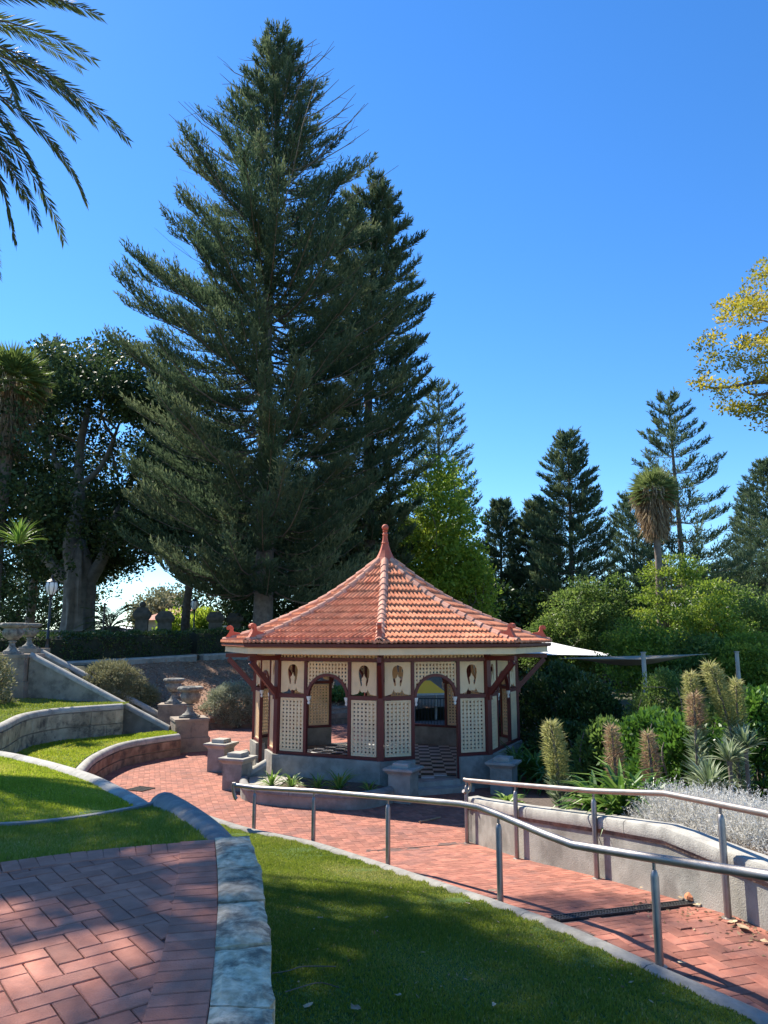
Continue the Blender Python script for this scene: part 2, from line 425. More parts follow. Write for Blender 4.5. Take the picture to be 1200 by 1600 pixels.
def limb(mb, a, b, r0, r1, rng, bend=0.12, seg=5, n=6):
    a, b = Vector(a), Vector(b); Ls = (b - a).length; pts = []; rs = []
    off = Vector(rng.normal(size=3)) * bend * Ls
    for i in range(seg + 1):
        t = i / seg
        pts.append(a.lerp(b, t) + off * math.sin(math.pi * t)); rs.append(r0 + (r1 - r0) * t)
    mb.tube(pts, rs, n, cap=False)

def broadleaf(name, label, base, crown_c, radii, ncl, per, lsize, mt, seed, trunk_r=0.25, clr=0.9, group=None, trunk_mat='bark', flat=0.7, hollow=0.5, cat='tree', wratio=0.55, forks=7, stems=1, keep=None, kind=None):
    rng = np.random.default_rng(seed)
    t = thing(name, label, cat, base, 0, group)
    base = Vector(base); c = Vector(crown_c) - base
    u = unit(rng.normal(size=(ncl * 3, 3))); rr = (hollow + (1 - hollow) * rng.random(ncl * 3) ** 0.7)
    # uneven outline: a few lobes stand out
    lob = unit(rng.normal(size=(9, 3))); k = np.max(u @ lob.T, axis=1); rr = rr * (0.74 + 0.3 * k)
    C = np.array(c) + u * rr[:, None] * np.array(radii)
    C = C[:ncl] if keep is None else C[[bool(keep(Vector(p) + base)) for p in C]][:ncl]
    P, D, Ls, ti = clusters_to_leaves(C, clr, per, lsize, rng, flat)
    leaves('crown', P, D, Ls, Ls * wratio, ti, mt, t, seed)
    mb = MB()
    for s in range(stems):
        off = Vector((0, 0, 0)) if stems == 1 else Vector((math.cos(s * 2.4), math.sin(s * 2.4), 0)) * trunk_r * 2.2
        top = Vector((c.x * 0.7, c.y * 0.7, max(0.6, c.z - radii[2] * 0.55))) + off * 2
        pts = [off + Vector((0, 0, -0.2)), off + Vector((0, 0, 0.15)), off.lerp(top, 0.5) + Vector(rng.normal(size=3) * 0.08 * top.z * 0.5), top]
        pts = catmull(pts, 4)
        mb.tube(pts, [trunk_r * (1.25 - 0.55 * i / (len(pts) - 1)) for i in range(len(pts))], 9)
        order = rng.permutation(len(C))[:forks]
        for i in order:
            e = Vector(C[i]); mid = top.lerp(e, 0.5) + Vector((0, 0, 0.1 * (e - top).length))
            limb(mb, top - Vector((0, 0, trunk_r * 0.5)), mid, trunk_r * 0.55, trunk_r * 0.25, rng)
            limb(mb, mid, e, trunk_r * 0.25, 0.02, rng)
            for j in rng.permutation(len(C))[:2]:
                f = Vector(C[j])
                if (f - mid).length < max(radii) * 0.9: limb(mb, mid, f, trunk_r * 0.16, 0.015, rng, seg=4, n=4)
    mb.build('trunk', M[trunk_mat], t, smooth=True)
    if kind: t['kind'] = kind
    return t

def norfolk(name, label, base, H, rad, seed, mt, whorl=0.85, nb=6, spray=1.0, group=None, lsize=0.3, bare=0.0, low=0.04, prof=0.8, squash=1.0, dens=8, lean=0.0, top_thin=0.0, extra=0):
    """Norfolk pine: whorls of long near-level boughs whose rope-like branchlets curl upward"""
    rng = np.random.default_rng(seed)
    t = thing(name, label, 'pine tree', base, 0, group)
    mbt = MB(); wood = MB(); dark = MB()
    tr = max(0.18, H * 0.014)
    def axis(z): return Vector((lean * z + 0.12 * math.sin(z * 0.23 + seed), 0.12 * math.cos(z * 0.19 + seed), z))
    pts = [axis(H * i / 14) for i in range(15)]; pts[0].z = -0.4
    mbt.tube(pts, [tr * (1 - 0.93 * i / 14) + 0.02 for i in range(15)], 10)
    S = []; DD = []; LL = []; TT = []
    z = H * low
    while z < H * 0.985:
        f = z / H
        Lb = rad * (float(np.interp(f, *_TAB)) if prof is None else ((1 - f) ** prof) * (0.93 if f > 0.15 else 0.75 + f * 1.2))
        Lb = max(Lb, 0.35)
        m = nb if f < 0.8 else max(4, nb - 1)
        a0 = rng.random() * 6.28
        for b in range(m):
            a = a0 + 6.283 * b / m + rng.normal() * 0.16
            lb = Lb * (0.72 + 0.34 * rng.random()) * (1 + 0.10 * math.sin(3 * a + z * 0.55 + seed))
            if rng.random() < 0.05: lb *= 1.1
            inc = -0.12 + 0.42 * f ** 1.5 + rng.normal() * 0.06
            hd = Vector((math.cos(a), math.sin(a) * squash, 0)); o = axis(z)
            isbare = (bare > 0 and f > 0.55 and rng.random() < bare)
            bp = []
            for i in range(7):
                s = i / 6
                bp.append(o + hd * (lb * s) + Vector((0, 0, lb * (math.tan(inc) * s - 0.14 * math.sin(s * math.pi) * (1 - f) + 0.15 * s ** 3))))
            if isbare:
                e = [p.copy() for p in bp]
                for i, p in enumerate(e): p.xy = (p - o).xy * (1.12) + o.xy; p.z += 0.22 * lb * (i / 6) ** 2
                wood.tube(e, [0.035, 0.03, 0.025, 0.02, 0.016, 0.012, 0.008], 3, cap=False)
                for q in range(3):
                    s = 2 + q; limb(wood, e[s], e[s] + Vector((hd.x * 0.5 + rng.normal() * 0.35, hd.y * 0.5 + rng.normal() * 0.35, 0.5)) * lb * 0.3, 0.012, 0.006, rng, seg=2, n=3)
                continue
            dark.tube(bp, [0.012 + 0.008 * lb * (1 - i / 6) for i in range(7)], 4, cap=False)
            side = Vector((-hd.y, hd.x, 0)); nbr = max(4, int(lb * 3.6 * spray)); tb = rng.random() * 0.55 - 0.05
            if top_thin and f > 0.6: nbr = max(3, int(nbr * (1 - top_thin)))
            for q in range(nbr):
                s = 0.16 + 0.84 * (q + rng.random()) / nbr
                i = min(5, int(s * 6)); p = bp[i].lerp(bp[i + 1], s * 6 - i)
                bd = (bp[i + 1] - bp[i]).normalized()
                bl = min(1.05, 0.36 * lb * (1.15 - s)) * (0.6 + 0.6 * rng.random()) + 0.28
                for sg in (-1, 1):
                    d = (bd * (0.75 + 0.3 * rng.random()) + side * sg * (0.75 * rng.random() + 0.25) * (1.15 - s * 0.6) + Vector((0, 0, 0.18 + 0.4 * rng.random()))).normalized()
                    S.append(p); DD.append(d); LL.append(bl); TT.append(tb + 0.25 * s)
            S.append(bp[5]); DD.append((bp[6] - bp[5]).normalized() + Vector((0, 0, 0.5))); LL.append(0.45); TT.append(tb + 0.3)
        z += whorl * (0.75 + 0.5 * rng.random()) * (1.0 if f < 0.8 else 0.72)
    S = np.array(S); DD = unit(np.array(DD)); LL = np.array(LL); TT = np.array(TT); n = len(S)
    idx = np.repeat(np.arange(n), dens); s = np.tile(np.linspace(0.05, 1.0, dens), n) + rng.normal(size=n * dens) * 0.05
    P = S[idx] + DD[idx] * (LL[idx] * s)[:, None]; P[:, 2] += 0.22 * LL[idx] * s ** 2
    D = DD[idx] * 0.8 + rng.normal(size=P.shape) * 0.42; D[:, 2] += 0.42
    ti = TT[idx] + 0.28 * s + rng.random(len(s)) * 0.22 - 0.1
    Ls = lsize * (0.7 + 0.6 * rng.random(len(s)))
    leaves('crown', P, D, Ls, Ls * 0.2, ti, mt, t, seed)
    nb_v = len(mbt.v); mbt.v += dark.v; mbt.f += [tuple(i + nb_v for i in f) for f in dark.f]
    mbt.build('trunk', M['bark'], t, smooth=True)
    for q in range(extra):
        f = 0.60 + 0.33 * rng.random(); a = rng.normal() * 0.75 + (math.pi if rng.random() < 0.22 else 0); L_ = rad * float(np.interp(f, *_TAB)) * 1.08 + 0.5 + 0.8 * rng.random(); o = axis(H * f)
        e = [o + Vector((math.cos(a), math.sin(a), 0)) * L_ * s_ + Vector((rng.normal() * 0.06, 0, L_ * (0.30 * s_ + 0.30 * s_ ** 2))) for s_ in (0, 0.25, 0.5, 0.75, 1)]
        wood.tube(e, [0.05, 0.042, 0.034, 0.026, 0.012], 4, cap=False)
        for w_ in range(4):
            p0 = e[1 + w_ % 3 + (1 if w_ > 2 else 0)]; limb(wood, p0, p0 + Vector((math.cos(a + rng.normal() * 0.6), math.sin(a + rng.normal() * 0.6), 0.55)) * (0.5 + 0.7 * rng.random()), 0.022, 0.009, rng, seg=2, n=3)
    if wood.v: wood.build('bare_twigs', M['twig'], t)['kind'] = 'stuff'
    return t

def bush(name, label, cat, base, radii, ncl, per, lsize, mt, seed, group=None, clr=0.3, wratio=0.4, updir=0.3, part='foliage', core=True):
    rng = np.random.default_rng(seed)
    t = thing(name, label, cat, base, 0, group)
    u = unit(rng.normal(size=(ncl, 3))); u[:, 2] = np.abs(u[:, 2]) * 1.1 - 0.08
    lob = unit(rng.normal(size=(7, 3)) + np.array([0, 0, 0.5])); k = np.max(u @ lob.T, axis=1)
    C = u * (0.72 + 0.25 * k)[:, None] * (0.86 + 0.14 * rng.random(ncl))[:, None] * np.array(radii)
    P, D, Ls, ti = clusters_to_leaves(C, clr, per, lsize, rng, 0.85, updir)
    D = unit(D + unit(P) * 0.7)
    leaves(part, P, D, Ls, Ls * wratio, ti, mt, t, seed)
    if core:
        mb = MB()
        for i in range(14):
            a = rng.random() * 6.28; e = Vector((math.cos(a) * radii[0] * 0.75, math.sin(a) * radii[1] * 0.75, radii[2] * (0.3 + 0.6 * rng.random())))
            limb(mb, (0, 0, -0.05), e, 0.035, 0.01, rng, n=4)
        mb.build('stems', M['bark'], t)
    return t

def hedge(name, label, path, width, height, per_m2, lsize, mt, seed, z0=None, cat='hedge', round_top=0.15, wratio=0.5):
    rng = np.random.default_rng(seed)
    path = [Vector(p) for p in path]
    t = thing(name, label, cat, path[0], 0)
    path = [p - path[0] for p in path]
    mb = MB(); w = width / 2 - 0.12
    mb.sweep(resample(path, 0.6), [(-w, 0), (-w, height - 0.25), (-w * 0.7, height - 0.13), (w * 0.7, height - 0.13), (w, height - 0.25), (w, 0)])
    mb.build('dark_core', M['core'], t)  # solid dark body filling the hedge behind its leaves
    P = []; D = []
    for i in range(len(path) - 1):
        a, b = path[i], path[i + 1]; d = b - a; Lh = math.hypot(d.x, d.y)
        nrm = np.array([-d.y / Lh, d.x / Lh, 0]); n1 = int(Lh * height * per_m2); n2 = int(Lh * width * per_m2)
        for sg in (-1, 1):
            s = rng.random(n1); hz = rng.random(n1) * height
            wob = 0.09 * np.sin(s * Lh * 2.1 + hz * 3) + 0.06 * np.sin(s * Lh * 5.3 - hz * 5)
            p = np.array(a) + s[:, None] * np.array(d) + nrm * (sg * (width / 2 + wob - rng.random(n1) * 0.2 - round_top * np.clip(hz / height - 0.7, 0, 1)))[:, None]
            p[:, 2] += hz; P.append(p); D.append(np.tile(nrm * sg, (n1, 1)) * 0.8 + rng.normal(size=(n1, 3)) * 0.6 + np.array([0, 0, 0.35]))
        s = rng.random(n2); q = rng.random(n2) - 0.5
        p = np.array(a) + s[:, None] * np.array(d) + nrm * (q * width)[:, None]
        p[:, 2] += height - 0.12 + rng.random(n2) * 0.14 + 0.05 * np.sin(s * Lh * 3.7) - round_top * np.abs(q * 2) ** 3
        P.append(p); D.append(rng.normal(size=(n2, 3)) * 0.5 + np.array([0, 0, 0.8]))
    P = np.vstack(P); D = np.vstack(D); n = len(P)
    ti = 0.35 + 0.25 * np.sin(P[:, 0] * 1.3 + P[:, 2] * 2) * np.cos(P[:, 1] * 1.7) + rng.random(n) * 0.45 - 0.1
    Ls = lsize * (0.7 + 0.6 * rng.random(n))
    leaves('foliage', P, D, Ls, Ls * wratio, ti, mt, t, seed)
    return t
M['core'] = mat('hedge_core', (0.018, 0.022, 0.012), (0.03, 0.035, 0.018), 1.0, 9)

def grass(name, label, poly, zf, dens, h, w, mt, seed, dfar=None):
    rng = np.random.default_rng(seed)
    xs = [p[0] for p in poly]; ys = [p[1] for p in poly]
    n = int((max(xs) - min(xs)) * (max(ys) - min(ys)) * dens)
    x = min(xs) + rng.random(n) * (max(xs) - min(xs)); y = min(ys) + rng.random(n) * (max(ys) - min(ys))
    k = inside_np(poly, x, y); x, y = x[k], y[k]; n = len(x)
    z = zf(x, y)
    P = np.stack([x, y, z - 0.004], 1); D = rng.normal(size=(n, 3)) * 0.42 + np.array([0, 0, 1])
    Ls = h * (0.55 + 0.75 * rng.random(n)); Wd = w * (0.8 + 0.5 * rng.random(n))
    ti = 0.42 + 0.22 * np.sin(x * 1.9 + 1.3 * np.sin(y * 1.1)) * np.sin(y * 2.3) + rng.random(n) * 0.5 - 0.25
    pt = np.sin(x * 0.9 + 2 * np.sin(y * 0.7)) + np.sin(y * 1.4 - x * 0.6) + 0.6 * np.sin(x * 4.1 + y * 3.3)
    ti = ti + (rng.random(n) < 0.06) * 0.5 + 0.22 * np.clip(pt - 0.6, 0, 1)
    Ls *= 1 + 0.3 * np.sin(x * 3.1) * np.sin(y * 2.7 + x)
    o = leaves(name, P, D, Ls, Wd, ti, mt, None, seed, kind='stuff')
    return tag(o, label, 'grass')

# ================================================================== THE GROUND AND THE PAVING
RW0 = Vector((1.42, 13.4, 0)); RD = Vector((0.303, -0.953, 0))     # foot of the ramp, direction up the ramp
def ramp_z(x, y):
    t = (np.asarray(x) - RW0.x) * RD.x + (np.asarray(y) - RW0.y) * RD.y
    return 0.83 * (np.clip(t, 0, 6.1) / 6.1)
def terrain(x, y):
    x = np.asarray(x, float); y = np.asarray(y, float)
    d = -(x + 13.1) * 0.82 + (y - 31.0) * 0.573         # beyond the hedge line the ground is the upper terrace
    h = -0.25 + 2.85 * sstep((d + 0.6) / 0.9)
    left = sstep((-10.5 - x) / 1.2) * sstep((y - 23.5) / 2.0)
    h = np.maximum(h, -0.25 + 2.6 * left * sstep((y - 24) / 1.5))
    h = h + 0.5 * sstep((x - 6) / 6) * sstep((y - 12) / 8)
    return h
gx = np.concatenate([np.linspace(-900, -60, 12), np.linspace(-50, -16, 10), np.arange(-15, 15, 0.6), np.linspace(16, 50, 10), np.linspace(60, 900, 12)])
gy = np.concatenate([np.linspace(-60, -5, 6), np.arange(0, 20, 1.5), np.arange(20, 40, 0.6), np.linspace(41, 90, 12), np.linspace(110, 1500, 14)])
X, Y = np.meshgrid(gx, gy); Z = terrain(X, Y)
nx, ny = len(gx), len(gy)
me = bpy.data.meshes.new('ground')
me.from_pydata(np.stack([X.ravel(), Y.ravel(), Z.ravel()], 1).tolist(), [], [(j * nx + i, j * nx + i + 1, (j + 1) * nx + i + 1, (j + 1) * nx + i) for j in range(ny - 1) for i in range(nx - 1)])
me.materials.append(M['ground'])
tag(inst('ground', me), kind='structure')

def sheet(name, poly, zf, step, mt, parent=None, kind='structure', jit=0.0):
    """surface over a polygon: the polygon cut into a grid, heights from zf"""
    import bmesh
    bm = bmesh.new()
    vs = [bm.verts.new((p[0], p[1], 0)) for p in poly]
    bm.faces.new(vs)
    x0, x1 = min(p[0] for p in poly), max(p[0] for p in poly); y0, y1 = min(p[1] for p in poly), max(p[1] for p in poly)
    for a, lo, hi in ((0, x0, x1), (1, y0, y1)):
        c = lo + step
        while c < hi:
            co = [0, 0, 0]; co[a] = c; no = [0, 0, 0]; no[a] = 1
            bmesh.ops.bisect_plane(bm, geom=bm.verts[:] + bm.edges[:] + bm.faces[:], plane_co=co, plane_no=no)
            c += step
    bmesh.ops.triangulate(bm, faces=bm.faces[:])
    for v in bm.verts: v.co.z = float(zf(v.co.x, v.co.y)) + (random.uniform(-jit, jit) if jit else 0)
    bmesh.ops.recalc_face_normals(bm, faces=bm.faces[:])
    me = bpy.data.meshes.new(name); bm.to_mesh(me); bm.free()
    if len(me.polygons) and sum(p.normal.z for p in me.polygons) < 0: me.flip_normals()
    me.materials.append(mt)
    o = inst(name, me, parent)
    if kind and not parent: o['kind'] = kind
    return o

# kerb line of the big lawn (brick side), right to left
KZ = EYE
kerb_px = [(1330, 1640, -2.58), (1200, 1578, -2.58), (1032, 1505, -2.585), (900, 1447, -2.65), (782, 1405, -2.76), (606, 1348, -3.08), (489, 1312, -3.2), (396, 1293, -3.24), (330, 1273, -3.26), (285, 1256, -3.26)]
kerb_out = [atz(a, b, EYE + z) for a, b, z in kerb_px]
kerb_out = catmull(kerb_out, 5)

# brown retaining wall, grey retaining wall, near coping, all measured at their coping height
capA = catmull([atz(a, b, EYE - 1.95) for a, b in ((-260, 1160), (-120, 1160), (-10, 1172), (60, 1186), (130, 1206), (180, 1228), (222, 1252), (262, 1290))], 6)
cap3 = catmull([atz(a, b, EYE - 2.83) for a, b in ((108, 1222), (124, 1199), (146, 1179), (187, 1161), (235, 1152), (279, 1146))], 6)
cap2 = catmull([atz(a, b, EYE - 1.95) for a, b in ((-150, 1185), (-60, 1152), (0, 1130), (34, 1115), (80, 1107), (130, 1103), (191, 1099))], 6)
P2 = at(295, 1150, 24.2); P2.z = 0
P3 = at(270, 1110, 28.6); P3.z = 0

plaza_poly = [(p.x, p.y) for p in kerb_out] + [(capA[-1].x + 0.1, capA[-1].y), (capA[-8].x, capA[-8].y)] + \
    [(p.x, p.y) for p in cap3] + [(P2.x, P2.y), (-6.9, 28.6), (-6.6, 29.9), (-3.2, 30.4), (-0.5, 32), (4, 33), (9, 30), (10, 22), (7.5, 16.5), (5.0, 14.6), (2.2, 14.0), (1.75, 13.5), (2.3, 11.6), (3.0, 9.8), (3.65, 7.6), (4.5, 5.0), (5.2, 2.8)]
plaza = sheet('brick_paving', plaza_poly, lambda x, y: ramp_z(x, y) - 0.007, 0.4, M['joint'])

def herring(poly, a, ang, ox=0, oy=0):
    """herringbone brick centres and directions inside a polygon; a is the brick width, 2a its length"""
    xs = [p[0] for p in poly]; ys = [p[1] for p in poly]
    cx, cy = (min(xs) + max(xs)) / 2, (min(ys) + max(ys)) / 2
    rad = math.hypot(max(xs) - min(xs), max(ys) - min(ys)) / 2; n = int(rad / a) + 2
    I, J = np.meshgrid(np.arange(-n, n), np.arange(-n, n)); I = I.ravel(); J = J.ravel(); k = (I - J) % 4
    h = k == 0; v = k == 3
    ux = np.concatenate([I[h] + 1.0, I[v] + 0.5]) * a + ox; uy = np.concatenate([J[h] + 0.5, J[v] + 1.0]) * a + oy
    an = np.concatenate([np.zeros(h.sum()), np.full(v.sum(), math.pi / 2)]) + ang
    c, s = math.cos(ang), math.sin(ang)
    x = cx + ux * c - uy * s; y = cy + ux * s + uy * c
    m = inside_np(poly, x, y)
    return x[m], y[m], an[m]
def paver_mesh(name, l, w, h, mt, g=0.005, ch=0.004):
    mb = MB(); L2, W2 = l / 2 - g / 2, w / 2 - g / 2
    mb.add([(-L2, -W2, -h), (L2, -W2, -h), (L2, W2, -h), (-L2, W2, -h), (-L2, -W2, -ch), (L2, -W2, -ch), (L2, W2, -ch), (-L2, W2, -ch),
            (-L2 + ch, -W2 + ch, 0), (L2 - ch, -W2 + ch, 0), (L2 - ch, W2 - ch, 0), (-L2 + ch, W2 - ch, 0)],
           [(0, 1, 5, 4), (1, 2, 6, 5), (2, 3, 7, 6), (3, 0, 4, 7), (4, 5, 9, 8), (5, 6, 10, 9), (6, 7, 11, 10), (7, 4, 8, 11), (8, 9, 10, 11)])
    return mb.mesh(name, mt)
BW = 0.13
bx, by, ba = herring([p for p in plaza_poly], BW, R(17))
# leave out what stands on the paving or its drains
DR0, DR1 = atz(868, 1439, EYE - 2.74), atz(1078, 1410, EYE - 2.71)
def near_seg(x, y, a, b, w):
    dx, dy = b.x - a.x, b.y - a.y; Ls = math.hypot(dx, dy); ux, uy = dx / Ls, dy / Ls
    t = (x - a.x) * ux + (y - a.y) * uy; q = np.abs(-(x - a.x) * uy + (y - a.y) * ux)
    return (t > -0.1) & (t < Ls + 0.1) & (q < w)
RB0, RB1 = atz(575, 1330, EYE - 3.46), atz(733, 1318, EYE - 3.46)
keepm = ~near_seg(bx, by, DR0, DR1, 0.12) & (np.hypot(bx - 0.035, by - 21) > 3.6)
bx, by, ba = bx[keepm], by[keepm], ba[keepm]
bz = ramp_z(bx, by)
vis = []
for i in range(len(bx)):
    p = pix((bx[i], by[i], bz[i])); vis.append(math.hypot(bx[i], by[i]) + (0 if -20 < p[0] < 1215 and p[1] < 1610 else 1000))
order = np.argsort(vis)
pm = paver_mesh('brick', 2 * BW, BW, 0.05, M['paver'])
def surf_matrix(x, y, ang, zf, dz=0.0):
    e = 0.05; z = float(zf(x, y)); nrm = Vector((-(float(zf(x + e, y)) - z) / e, -(float(zf(x, y + e)) - z) / e, 1)).normalized()
    d = Vector((math.cos(ang), math.sin(ang), 0)); d = (d - nrm * d.dot(nrm)).normalized(); s = nrm.cross(d)
    m = Matrix((( d.x, s.x, nrm.x, x), (d.y, s.y, nrm.y, y), (d.z, s.z, nrm.z, z + dz), (0, 0, 0, 1)))
    return m
for i in order[:300]:
    o = bpy.data.objects.new('brick', pm); link(o, plaza)
    o.matrix_local = surf_matrix(bx[i], by[i], ba[i] + random.gauss(0, 0.006), ramp_z, random.uniform(-0.0008, 0.0008))
fv = []; ff = []
for i in order[300:]:
    if by[i] > 31: continue
    ca, sa = math.cos(ba[i]), math.sin(ba[i]); dz = random.uniform(-0.002, 0.002); q = len(fv)
    for zz, sh in ((-0.02, 0.0), (-0.003, 0.0), (0, 0.004)):
        for ex, ey in ((-1, -1), (1, -1), (1, 1), (-1, 1)):
            lx, ly = ex * (BW - 0.003 - sh), ey * (BW / 2 - 0.003 - sh)
            wx, wy = bx[i] + lx * ca - ly * sa, by[i] + lx * sa + ly * ca
            fv.append((wx, wy, zz + dz))
    for r_ in (0, 4): ff += [(q + r_ + a, q + r_ + (a + 1) % 4, q + r_ + 4 + (a + 1) % 4, q + r_ + 4 + a) for a in range(4)]
    ff.append((q + 8, q + 9, q + 10, q + 11))
fv = np.array(fv); fv[:, 2] += ramp_z(fv[:, 0], fv[:, 1])
me = bpy.data.meshes.new('brick_field'); me.from_pydata(fv.tolist(), [], ff); me.materials.append(M['paver_far']); _a = me.attributes.new('tint', 'FLOAT', 'POINT'); _a.data.foreach_set('value', np.repeat(np.random.default_rng(5).random(len(fv) // 12), 12).astype(np.float32))
tag(inst('brick_field', me, plaza), kind='stuff')

# ------------------------------------------------------------------ near terrace of bricks, bottom left
TZ = EYE - 1.40
def tz(a, b): return atz(a, b, TZ)
t_edge = [tz(*p) for p in ((336, 1312), (340, 1360), (341, 1420), (337, 1490), (329, 1560), (318, 1640), (300, 1760))]
t_edge = catmull(t_edge, 5)
t_far = catmull([tz(*p) for p in ((-120, 1364), (0, 1348), (110, 1333), (220, 1322), (332, 1313))], 5)
terr_poly = [(p.x, p.y) for p in t_far] + [(p.x, p.y) for p in t_edge] + [(-0.7, 1.0), (-4.0, 1.0)]
terrace = sheet('terrace_paving', terr_poly, lambda x, y: TZ - 0.012, 0.8, M['joint'])
flat = lambda x, y: TZ
BT = 0.115
tb = paver_mesh('brick', 2 * BT, BT, 0.05, M['paver_b'], g=0.006)
tbb = paver_mesh('brick', 0.24, 0.105, 0.05, M['paver_b'], g=0.006)
bordr = 0.24
def off_path(path, d):
    out = []
    for i, p in enumerate(path):
        e = path[min(i + 1, len(path) - 1)] - path[max(i - 1, 0)]; e.z = 0; e.normalize()
        out.append(p + Vector((-e.y, e.x, 0)) * d)
    return out
e_in = off_path(t_edge, -bordr + 0.10)     # inner side of the header course beside the stones
f_in = off_path(t_far, -bordr + 0.10)
inner = [(p.x, p.y) for p in f_in if p.x < e_in[0].x - 0.05] + [(p.x, p.y) for p in e_in if p.y < f_in[-1].y - 0.02] + [(-0.75, 1.0), (-4.0, 1.0)]
hx, hy, ha = herring(inner, BT, R(38), 0.03, 0.05)
cnt = 0
import bmesh
def clipped_brick(x, y, ang, poly_edge_pts, parent):
    pass
for i in np.argsort(np.hypot(hx, hy)):
    if math.hypot(hx[i], hy[i]) < 1.9: continue
    p = pix((hx[i], hy[i], TZ))
    if p[0] < -60 or p[1] > 1680: continue
    o = bpy.data.objects.new('brick', tb); link(o, terrace)
    o.matrix_local = surf_matrix(hx[i], hy[i], ha[i] + random.gauss(0, 0.008), flat, random.uniform(-0.003, 0.001)); cnt += 1
# border courses: bricks laid square to the edge, drawn 3 mm above the field so that field bricks run under their joint
for path, keep_x in ((t_edge, None), (t_far, None)):
    pts = resample(path, 0.105)
    mid = off_path(pts, -bordr / 2)
    for i in range(len(mid) - 1):
        m_ = mid[i].lerp(mid[i + 1], 0.5); d = pts[i + 1] - pts[i]
        if m_.y < 1.6: continue
        if path is t_far and m_.x > e_in[0].x - 0.02: continue
        o = bpy.data.objects.new('brick', tbb); link(o, terrace)
        o.matrix_local = surf_matrix(m_.x, m_.y, math.atan2(d.y, d.x) + math.pi / 2, flat, 0.004 + random.uniform(-0.001, 0.001)); cnt += 1

# stone coping blocks along the terrace edge, each its own block on a rough wall
wall_s = thing('stone_retaining_wall', 'rough grey limestone block coping along the near brick terrace edge', 'retaining wall', (0, 0, 0))
inn = [tz(*p) for p in ((336, 1311), (340, 1360), (341, 1414), (336, 1484), (328, 1572), (316, 1660), (296, 1780))]
outp = [tz(*p) for p in ((389, 1308), (407, 1357), (413, 1409), (422, 1476), (427, 1575), (429, 1660), (432, 1780))]
for i in range(len(inn) - 1):
    mb = MB(); a, b, c, d = inn[i], inn[i + 1], outp[i + 1], outp[i]
    nu, nv = 6, 7; g = 0.022; vs = []
    rng = np.random.default_rng(50 + i); lift = rng.uniform(0.0, 0.016)
    for v in range(nv + 1):
        for u in range(nu + 1):
            fu = u / nu; fv_ = v / nv
            l_ = a.lerp(b, fv_); r_ = d.lerp(c, fv_); p = l_.lerp(r_, fu)
            ln = (b - a).normalized()
            if v == 0: p = p + ln * g / 2
            if v == nv: p = p - ln * g / 2
            e = min(u, nu - u, v, nv - v); z = TZ + 0.012 + lift + rng.normal() * 0.0022 - (0.014 if e == 0 else 0)
            if u == nu: p = p + (r_ - l_).normalized() * rng.normal() * 0.005
            vs.append((p.x, p.y, z))
    k = len(vs); fs = [(v * (nu + 1) + u, (v + 1) * (nu + 1) + u, (v + 1) * (nu + 1) + u + 1, v * (nu + 1) + u + 1) for v in range(nv) for u in range(nu)]
    ring = [u for u in range(nu + 1)] + [v * (nu + 1) + nu for v in range(1, nv + 1)] + [nv * (nu + 1) + u for u in range(nu - 1, -1, -1)] + [v * (nu + 1) for v in range(nv - 1, 0, -1)]
    vs += [(vs[r_][0], vs[r_][1], TZ - 0.24) for r_ in ring]
    m = len(ring); fs += [(ring[j], ring[(j + 1) % m], k + (j + 1) % m, k + j) for j in range(m)]
    mb.add(vs, fs); mb.build('stone_block', M['stone'], wall_s)
mb = MB(); mid = [inn[i].lerp(outp[i], 0.5) for i in range(len(inn))]
wv = [(inn[i] - outp[i]).length / 2 - 0.03 for i in range(len(inn))]
mb.prism([(p.x + 0.02, p.y) for p in inn] + [(p.x - 0.03, p.y) for p in reversed(outp)], 0.2, TZ - 0.235)
mb.build('wall_core', M['brownstone'], wall_s)

